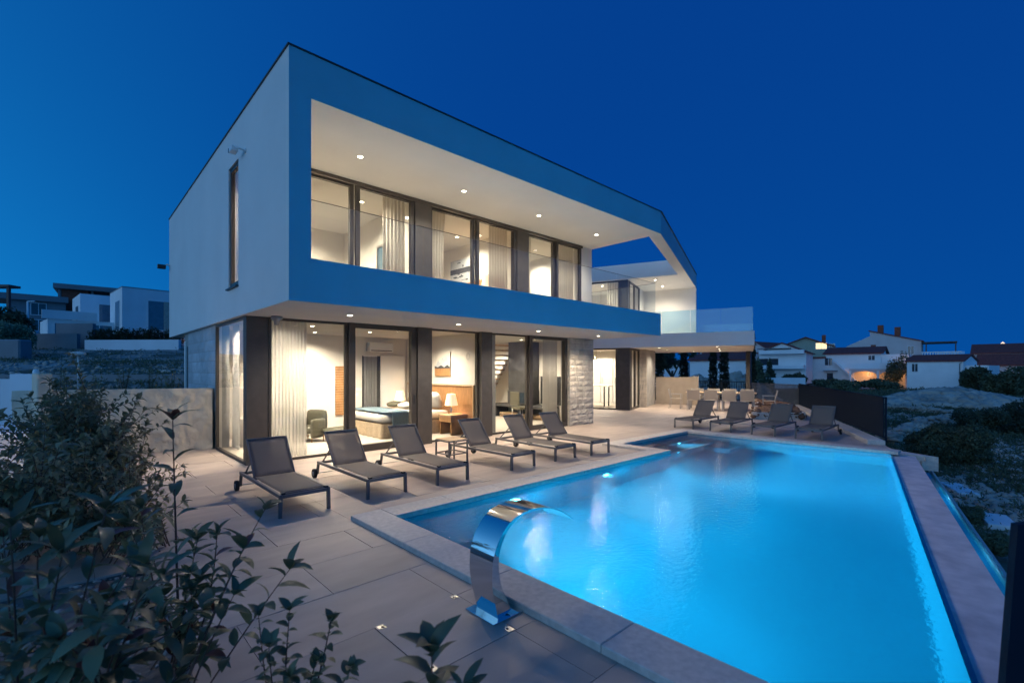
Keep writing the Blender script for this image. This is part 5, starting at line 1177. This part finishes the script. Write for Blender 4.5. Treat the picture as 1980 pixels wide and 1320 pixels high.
stone_row('pale line of stones further up the slope near the fence', [(1712, 778, 36), (1780, 785, 34), (1840, 790, 32)], .4, 600, 6)
t = thing('concrete_slab', 'white concrete slab lying on the slope near the right picture edge', 'slab', (*gp(1935, 1015, -1.62)[:2], -1.70), R_(12))
MB().box(-.15, .9, -.28, .22, 0, .12).build('slab', 'white_wall', t, bevel=.01)
t = thing('concrete_slab', 'smaller pale slab further along the slope beside the trough', 'slab', (*gp(1855, 945, -1.62)[:2], -1.70), R_(20))
MB().box(-.6, .8, -.25, .2, 0, .10).build('slab', 'white_wall', t, bevel=.01)
# ================================================================== HOUSES
def winbox(t, x0, x1, z0, z1, y, m='window_dark', fr='white_wall'):
    """window on the face y = const looking to -y (local)"""
    f = MB(); gridwall(f, (x0, y-.06, 0), (1, 0, 0), (0, 1, 0), (0, x1-x0), (z0, z1), [(.07, x1-x0-.07, z0+.07, z1-.07)], .055); f = f.build('window', fr, t)
    MB().box(x0+.07, x1-.07, y-.03, y-.005, z0+.07, z1-.07).build('pane', m, f)
    if x1-x0 > .7: MB().box((x0+x1)/2-.03, (x0+x1)/2+.03, y-.05, y-.031, z0+.071, z1-.071).build('mullion', fr, f)
def gable_house(label, px, D, zb, w_, d_, h_, rh, yaw, ridge='x', wall='white_wall', roof='roof_tile', wins=(), ov=.35, chim=None, name='house'):
    """px = centre of the front; local x right, -y towards the camera; yaw relative to facing the camera"""
    th_ = math.atan((px-990)/911); w_ *= math.cos(th_)
    p = at(px, D); t = thing(name, label, 'house', (p.x, p.y, zb), YAW-R_(90)-th_+R_(yaw), world=False)
    W_ = w_/2
    if ridge == 'x':
        vs = [(-W_, 0, -1.5), (W_, 0, -1.5), (W_, d_, -1.5), (-W_, d_, -1.5), (-W_, 0, h_), (W_, 0, h_), (W_, d_, h_), (-W_, d_, h_), (-W_, d_/2, h_+rh), (W_, d_/2, h_+rh)]
        fs = [(0, 1, 5, 4), (2, 3, 7, 6), (1, 2, 6, 9, 5), (3, 0, 4, 8, 7), (0, 3, 2, 1), (4, 5, 9, 8), (6, 7, 8, 9)]
        sl = rh/(d_/2); r_ = [[(-W_-ov, -ov, h_-ov*sl+.04), (W_+ov, -ov, h_-ov*sl+.04), (W_+ov, d_/2, h_+rh+.04), (-W_-ov, d_/2, h_+rh+.04)], [(-W_-ov, d_+ov, h_-ov*sl+.04), (-W_-ov, d_/2, h_+rh+.04), (W_+ov, d_/2, h_+rh+.04), (W_+ov, d_+ov, h_-ov*sl+.04)]]
    else:
        vs = [(-W_, 0, -1.5), (W_, 0, -1.5), (W_, d_, -1.5), (-W_, d_, -1.5), (-W_, 0, h_), (W_, 0, h_), (W_, d_, h_), (-W_, d_, h_), (0, 0, h_+rh), (0, d_, h_+rh)]
        fs = [(0, 1, 5, 8, 4), (2, 3, 7, 9, 6), (1, 2, 6, 5), (3, 0, 4, 7), (0, 3, 2, 1), (4, 8, 9, 7), (5, 6, 9, 8)]
        sl = rh/W_; r_ = [[(-W_-ov, -ov, h_-ov*sl+.04), (0, -ov, h_+rh+.04), (0, d_+ov, h_+rh+.04), (-W_-ov, d_+ov, h_-ov*sl+.04)], [(W_+ov, -ov, h_-ov*sl+.04), (W_+ov, d_+ov, h_-ov*sl+.04), (0, d_+ov, h_+rh+.04), (0, -ov, h_+rh+.04)]]
    MB().add(vs, fs).build('wall', wall, t)
    rf = MB()
    for q in r_: rf.add([(*v[:2], v[2]) for v in q]+[(*v[:2], v[2]+.14) for v in q], [(3, 2, 1, 0), (4, 5, 6, 7), (0, 1, 5, 4), (1, 2, 6, 5), (2, 3, 7, 6), (3, 0, 4, 7)])
    rfo = rf.build('roof', roof, t)
    if chim: MB().box(chim[0]-.3, chim[0]+.3, chim[1]-.3, chim[1]+.3, h_, h_+rh+chim[2]).build('chimney', 'brick', rfo)
    for q in wins: winbox(t, *q)
    return t
gz_ = lambda px, D: ground_z(at(px, D).x, at(px, D).y)
def zpx(py, D): return HC-(py-714)*D/911
def ppm(D): return 911/D
# white two storey house with the arched porch
D = 72; zb = zpx(749, D); m_ = D/911
t = gable_house('white two storey house with red roof, outside stair and lit arched porch', 1648, D, zb, 108*m_, 9, (749-684)*m_, 13*m_, -7, 'x', wins=((-3.6, -2.5, 3.35, 4.6, -.002), (1.9, 2.8, 4.1, 4.9, -.002), (1.9, 2.6, 1.7, 2.4, -.002)), chim=(2, 6, .5))
W_ = 54*m_*math.cos(math.atan((1648-990)/911))
box('side_block', 'white_wall', t, -W_-3.2, -W_-.01, .1, 6, -1.5, 4.5); box('side_roof', 'roof_tile', t, -W_-3.4, -W_+.1, -.1, 6.2, 4.51, 4.75)
box('door', 'window_dark', t, -W_+.2, -W_+1.0, -.05, -.003, .1, 2.2); box('door_canopy', 'grey_wall', t, -W_-.2, -W_+1.6, -.9, -.004, 2.5, 2.62)
MB().bar((-W_+1.2, -.5, 4.1), (W_-2.6, -.5, .7), 1.0, .18).build('outside_stair', 'white_wall', t); 
box('porch', 'pink_wall', t, W_-3.6, W_+3.2, -1.8, -.005, 2.6, 2.85); 
for x in (W_-3.5, W_-.2, W_+3.0): box('pillar', 'white_wall', t, x-.14, x+.14, -1.75, -1.5, -1.2, 2.599)
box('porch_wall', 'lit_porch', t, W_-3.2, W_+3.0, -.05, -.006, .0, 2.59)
mb = MB(); arch = [(W_-3.4+ i*.1, 2.6) for i in range(0)]
for c0, hw in ((W_-1.85, 1.5), (W_+1.4, 1.4)):
    pts = [(c0-hw, 2.6)]+[(c0-hw*math.cos(a*PI/12), 1.9+.6*math.sin(a*PI/12)) for a in range(13)]+[(c0+hw, 2.6)]
    mb.add([(x, -1.74, z) for x, z in pts]+[(x, -1.55, z) for x, z in pts], [tuple(range(len(pts)))[::-1], tuple(range(len(pts), 2*len(pts)))]+[(i, i+1, len(pts)+i+1, len(pts)+i) for i in range(len(pts)-1)])
mb.build('arches', 'pink_wall', t); 
box('balcony', 'white_wall', t, W_+.02, W_+3.2, -1.79, -1.65, 2.851, 3.7); box('upper_wing', 'white_wall', t, W_+.01, W_+3.1, .3, 7, 2.86, 5.0)
for i in range(7): lamp_ = None
pl_ = lamp('POINT', 'porch_lamp', (W_-1.6, -.9, 2.1), 45, (1, .5, .2), t, .1); lamp('POINT', 'porch_lamp', (W_+3.9, -.4, 2.4), 120, (1, .5, .18), t, .1)
p = at(1735, 66); tree('warmly lit tree between the two nearest white houses', p.x, p.y, zpx(752, 66), ell(random.Random(3), 6, 0, 0, 2.4, 1.7, 1.5, 2.8), 2200, .16, 'leaf_far', (1.8, .12), seed=33)
lamp('POINT', 'garden_light', (*at(1728, 63.5)[:2], zpx(742, 63.5)), 60, (1, .5, .18), None, .1)
# small house
D = 58; zb = zpx(752, D); m_ = D/911
t = gable_house('small single storey white house with a dark red roof and one square window', 1806, D, zb, 112*m_, 6, (752-699)*m_, 12*m_, -14, 'x', wins=((-2.2, -1.5, 2.1, 3.2, -.002),), ov=.2)
hw_ = 112*m_/2*math.cos(math.atan((1806-990)/911))
MB().tube([(hw_-.3, -.06, 0), (hw_-.3, -.06, 3.1), (hw_-.1, -.06, 3.3)], .05).build('downpipe', 'chair_metal', t)
box('annex', 'white_wall', t, hw_+.01, hw_+2.0, 1, 6, -1.5, 2.9)
# long red roofs at the right edge
D = 70; m_ = D/911
gable_house('long house with a tall red tiled roof at the right picture edge', 1955, D, zpx(732, D), 150*m_, 8, (732-682)*m_, 18*m_, 0, 'x', wall='pink_wall', ov=.4)
t = gable_house('lower red roofed house in front of the long one at the right edge', 1945, D-7, zpx(738, D-7), 115*(D-7)/911, 5, (738-705)*(D-7)/911, 19*(D-7)/911, -6, 'x', wall='pink_wall', wins=((-3.3, -2.6, .9, 1.6, -.002),))
# tall pale house with a mono-pitch facade behind
D = 92; m_ = D/911
t = thing('house', 'tall pale pink house with a long sloping roof edge and two chimneys behind', 'house', (*at(1682, D)[:2], zpx(738, D)), YAW-R_(90)-math.atan((1720-990)/911)-R_(4))
prof_ = [(-3.8, -1), (7.6, -1), (7.6, 7.6), (.0, 9.8), (0, 8.9), (-3.8, 7.0)]
MB().add([(x, 0, z) for x, z in prof_]+[(x, 10, z) for x, z in prof_], [tuple(range(6)), tuple(range(6, 12))[::-1]]+[(i, 6+i, 6+(i+1) % 6, (i+1) % 6) for i in range(6)]).build('wall', 'pink_wall', t)
rfo = MB().add([(-.2, -.3, 9.88), (7.9, -.3, 7.55), (7.9, 10, 7.55), (-.2, 10, 9.88), (-.2, -.3, 10.06), (7.9, -.3, 7.73), (7.9, 10, 7.73), (-.2, 10, 10.06)], [(3, 2, 1, 0), (4, 5, 6, 7), (0, 1, 5, 4), (1, 2, 6, 5), (2, 3, 7, 6), (3, 0, 4, 7)]).build('roof', 'roof_tile', t)
for x in (1.0, 3.6): box('chimney', 'brick', rfo, x, x+.9, 2, 3, 8.9, 11.3-x*.2)
winbox(t, 5.6, 6.6, 5.2, 6.8, -.002); winbox(t, 2.0, 2.9, 4.6, 5.9, -.002)
box('terrace', 'white_wall', t, 7.61, 13, -2, 6, -1.5, 4.6)
for i in range(14): box('baluster', 'white_wall', t, 7.7+i*.36, 7.86+i*.36, -1.95, -1.8, 4.601, 5.4)
box('terrace_rail', 'white_wall', t, 7.61, 13, -2, -1.75, 5.401, 5.6); box('pergola', 'charcoal', t, 7.65, 12.4, -1.5, 5, 7.2, 7.4)
for x in (8.2, 12.1): box('pergola_post', 'charcoal', t, x, x+.18, -1.4, -1.22, 5.601, 7.199)
# white gabled house left with green grey one behind
D = 70; m_ = D/911
t = gable_house('white gabled house with balconies left of the red roofed house', 1512, D, zpx(722, D), 92*m_, 9, (722-682)*m_, 18*m_, -8, 'y', wins=((-3.2, -.4, 1.0, 2.3, -.002),), ov=.3)
for z in (.7, 2.9): box('balcony', 'white_wall', t, -2.9, 2.9, -1.3, -.004, z, z+.55)
box('awning', 'grey_wall', t, -3.1, 1.2, -1.4, -.005, 3.65, 3.75)
D = 88; m_ = D/911
gable_house('grey green gabled house with one lit window behind the white gabled house', 1557, D, zpx(720, D), 100*m_, 10, (720-670)*m_, 17*m_, 4, 'y', wall='green_wall', wins=((1.6, 3.4, 4.3, 5.5, -.002, 'lit_window'), (3.7, 4.6, 4.0, 5.3, -.002)), ov=.6, chim=(3.2, 3, .6))
D = 60; m_ = D/911
gable_house('white house with a long red roof seen below the terrace slab behind the dining table', 1390, D, zpx(738, D), 116*m_, 8, (738-697)*m_, 13*m_, -6, 'x', wins=((-1.2, -.5, 1.6, 2.4, -.002), (-.2, .5, 1.6, 2.4, -.002)), ov=.3)
D = 64; m_ = D/911
gable_house('low white house seen between the cypresses at the left', 1290, D, zpx(738, D), 70*m_, 8, (738-705)*m_, 8*m_, 0, 'x', ov=.3)
D = 84; m_ = D/911
gable_house('narrow pale house just right of the terrace slab', 1462, D, zpx(730, D), 42*m_, 8, (730-674)*m_, 12*m_, -30, 'y', wall='pink_wall', wins=((-.9, .1, 3.8, 5.0, -.002),), ov=.3)
D = 80; m_ = D/911
gable_house('white house with a red roof directly behind the long terrace', 1405, D, zpx(725, D), 90*m_, 8, (725-684)*m_, 12*m_, 8, 'x', wins=((-2, -1, 1.6, 2.6, -.002),), ov=.3)
D = 110; m_ = D/911
t = gable_house('tiny distant white house below the dark hill', 1838, D, zpx(705, D), 50*m_, 6, (705-686)*m_, 6*m_, 0, 'x', ov=.2, roof='white_wall'); 
# street lamp far right: globe on the long roof skyline
t = thing('street_lamp', 'tiny lit street lamp on the skyline above the long red roof', 'street lamp', (*at(1939, 96)[:2], 0)); MB().tube([(0, 0, 0), (0, 0, zpx(668, 96))], .08).build('pole', 'chair_metal', t); MB().lathe([(0, -.4), (.35, 0), (0, .4)], (0, 0, zpx(664, 96)), 12).build('globe', 'shade', t)
# ---- retaining walls right of the terrace
for i, (px0, px1, py0, py1, D, lb) in enumerate(((1462, 1556, 730, 742, 55, 'low pale retaining wall below the white gabled house'), )):
    a = at(px0, D); b_ = at(px1, D); t = thing('retaining_wall', lb, 'wall', (a.x, a.y, 0), world=True); MB().bar((a.x, a.y, (zpx(py0, D)+zpx(py1+8, D))/2), (b_.x, b_.y, (zpx(py0, D)+zpx(py1+8, D))/2), .3, abs(zpx(py0, D)-zpx(py1+8, D))).build('wall_panel', 'white_wall', t)
# ================================================================== LEFT: MODERN HOUSES UP THE HILL
def modern(label, px, D, py_base, yaw, boxes, wins=(), name='modern_house'):
    p = at(px, D); t = thing(name, label, 'house', (p.x, p.y, zpx(py_base, D)), YAW-R_(90)-math.atan((px-990)/911)+R_(yaw))
    for nm, m, *c in boxes: box(nm, m, t, *c)
    for q in wins: winbox(t, *q)
    return t
D = 44; m_ = D/911
def sidewin(t, x, y0, y1, z0, z1, m='window_blue'):
    f = box('window', 'white_wall', t, x-.05, x-.003, y0, y1, z0, z1); box('pane', m, f, x-.06, x-.051, y0+.06, y1-.06, z0+.06, z1-.06)
t = modern('modern white flat roofed house with large corner windows up the hill', 236, D, 648, 9, [('volume', 'white_wall', 0, 5.2, 0, 6, -1, 4.5), ('roof_edge', 'grey_wall', -.02, 5.22, -.02, 6.02, 4.501, 4.58)], ((1.9, 4.7, .6, 3.5, -.002, 'window_blue'),))
box('stone_panel', 'stone', t, 3.2, 5.1, -.08, -.003, .6, 3.45); sidewin(t, 0, 1.0, 3.0, .5, 3.4)
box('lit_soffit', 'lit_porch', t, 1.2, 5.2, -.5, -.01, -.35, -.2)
t = modern('white cube house left of the modern corner house', 155, D+4, 645, 6, [('volume', 'white_wall', 0, 4.0, 0, 6, -1, 4.1)], ((1.4, 3.6, .3, 3.2, -.002, 'window_blue'),)); sidewin(t, 0, 1, 3, .3, 3)
t = modern('low white house block with a roof terrace below the cube house', 92, D-1, 652, 6, [('volume', 'white_wall', 0, 5.6, 0, 5, -1, 1.7), ('terrace_parapet', 'white_wall', -.4, 3.4, -.3, -.1, 1.71, 2.5), ('balcony', 'white_wall', 5.7, 8.6, -1, 3, -.2, 1.9)], ((.4, 2.4, -.1, 1.4, -.002, 'window_blue'), (2.6, 4.6, -.1, 1.4, -.002, 'window_blue')))
t = modern('unfinished brick and concrete house with a wide dark flat roof', 112, D+16, 640, -4, [('concrete_frame', 'grey_wall', 0, 11, 0, 7, -2, 5.0), ('roof', 'grey_wall', -.4, 11.4, -.8, 7, 5.4, 6.0), ('brick_wall', 'brick', .35, 2.9, -.10, -.004, 2.6, 5.35), ('brick_wall', 'brick', .35, 2.9, -.10, -.004, .3, 2.2), ('upper_storey', 'grey_wall', .01, .99, 0, 6, 5.0, 5.39), ('upper_wall', 'charcoal', 3.2, 10.9, .3, 6, 5.001, 5.39)])
for x in (.0, 3.15, 6.5, 10.8): box('column', 'grey_wall', t, x, x+.25, -.12, -.005, -2, 5.39)
t = modern('long low grey building with dark openings behind the street lamp', 40, D+12, 645, 0, [('volume', 'grey_wall', -1, 3.9, 0, 6, -2, 4.0), ('roof_slab', 'grey_wall', -2, 4.1, -.6, 6, 4.001, 4.7)], ((.8, 2.2, 2.3, 3.8, -.002), (.8, 2.2, .3, 1.8, -.002)))
t = thing('pergola', 'dark flat pergola roof at the far left edge on the hill', 'pergola', (*at(-20, 40)[:2], zpx(600, 40)), YAW-R_(90)); box('roof', 'charcoal', t, -1, 1.6, 0, 1.0, 2.0, 2.2); box('post', 'charcoal', t, 1.3, 1.5, .1, .3, 0, 1.99); box('post', 'charcoal', t, -.9, -.7, .1, .3, 0, 1.99)
D = 36; m_ = D/911; p = at(155, D)
t = thing('street_wall', 'long white street wall with a curved end below the hedge', 'wall', (p.x, p.y, zpx(690, D)), YAW-R_(90))
pts = [(-.15+.6*math.sin(a), .6-.6*math.cos(a)) for a in ()]; MB().prism([(0, .6), (.2, .15), (.7, 0), (7.8, -.4), (7.8, -.1), (.8, .3), (.5, .45), (.3, .8)], -.5, 33*m_).build('wall_panel', 'white_wall', t)
t = thing('hedge', 'long dark clipped hedge above the white street wall', 'hedge', (*at(262, D+1.2)[:2], zpx(660, D)), YAW-R_(90))
V_, F_ = leafcloud([(x, .2*math.sin(x*3), .25+.2*math.sin(x*5), .55, .5, .75) for x in np.arange(-3.2, 3.4, .4)], 16000, .07, 5); o = bpy.data.objects.new('foliage', npmesh('foliage', V_, F_, 'leaf_cypress')); C.objects.link(o); o.parent = t
t = thing('gate_wall', 'low grey concrete wall and steps at the hill entrance left of the white street wall', 'wall', (*at(70, D+1)[:2], zpx(672, D)), YAW-R_(90)); box('wall_panel', 'grey_wall', t, 0, 3.2, 0, .3, -.6, 1.15); box('upper_wall', 'grey_wall', t, .1, 3.1, 1.5, 1.8, -.3, 2.1); box('meter_box', 'white_plastic', t, -.65, -.05, -.05, .3, -.6, 1.4, bevel=.03)
t = thing('street_lamp', 'pale unlit street lamp post at the hill entrance', 'street lamp', (*at(54, D-1)[:2], zpx(690, D))); MB().tube([(0, 0, -.5), (0, 0, 4.1)], .07, 8).build('pole', 'white_plastic', t); MB().bar((0, 0, 4.1), (.35, -.1, 4.14), .16, .09).build('lamp_head', 'white_plastic', t)
t = thing('rubble_wall', 'grey block of broken masonry at the left edge of the hillside', 'wall', (*at(-5, 28)[:2], zpx(690, 28)), YAW-R_(90)); box('masonry', 'grey_wall', t, -1.2, 1.3, 0, .8, -.4, 1.05, bevel=.08)
t = thing('road_wall', 'long low purple grey wall along the hillside road behind the garden', 'wall', (*at(-60, 16)[:2], .8), YAW-R_(90)); box('wall_panel', 'grey_wall', t, 0, 7.3, 0, .25, 0, zpx(724, 16)-.8)
# ---- clean up helper properties
for o in bpy.data.objects:
    if '_w' in o: del o['_w']
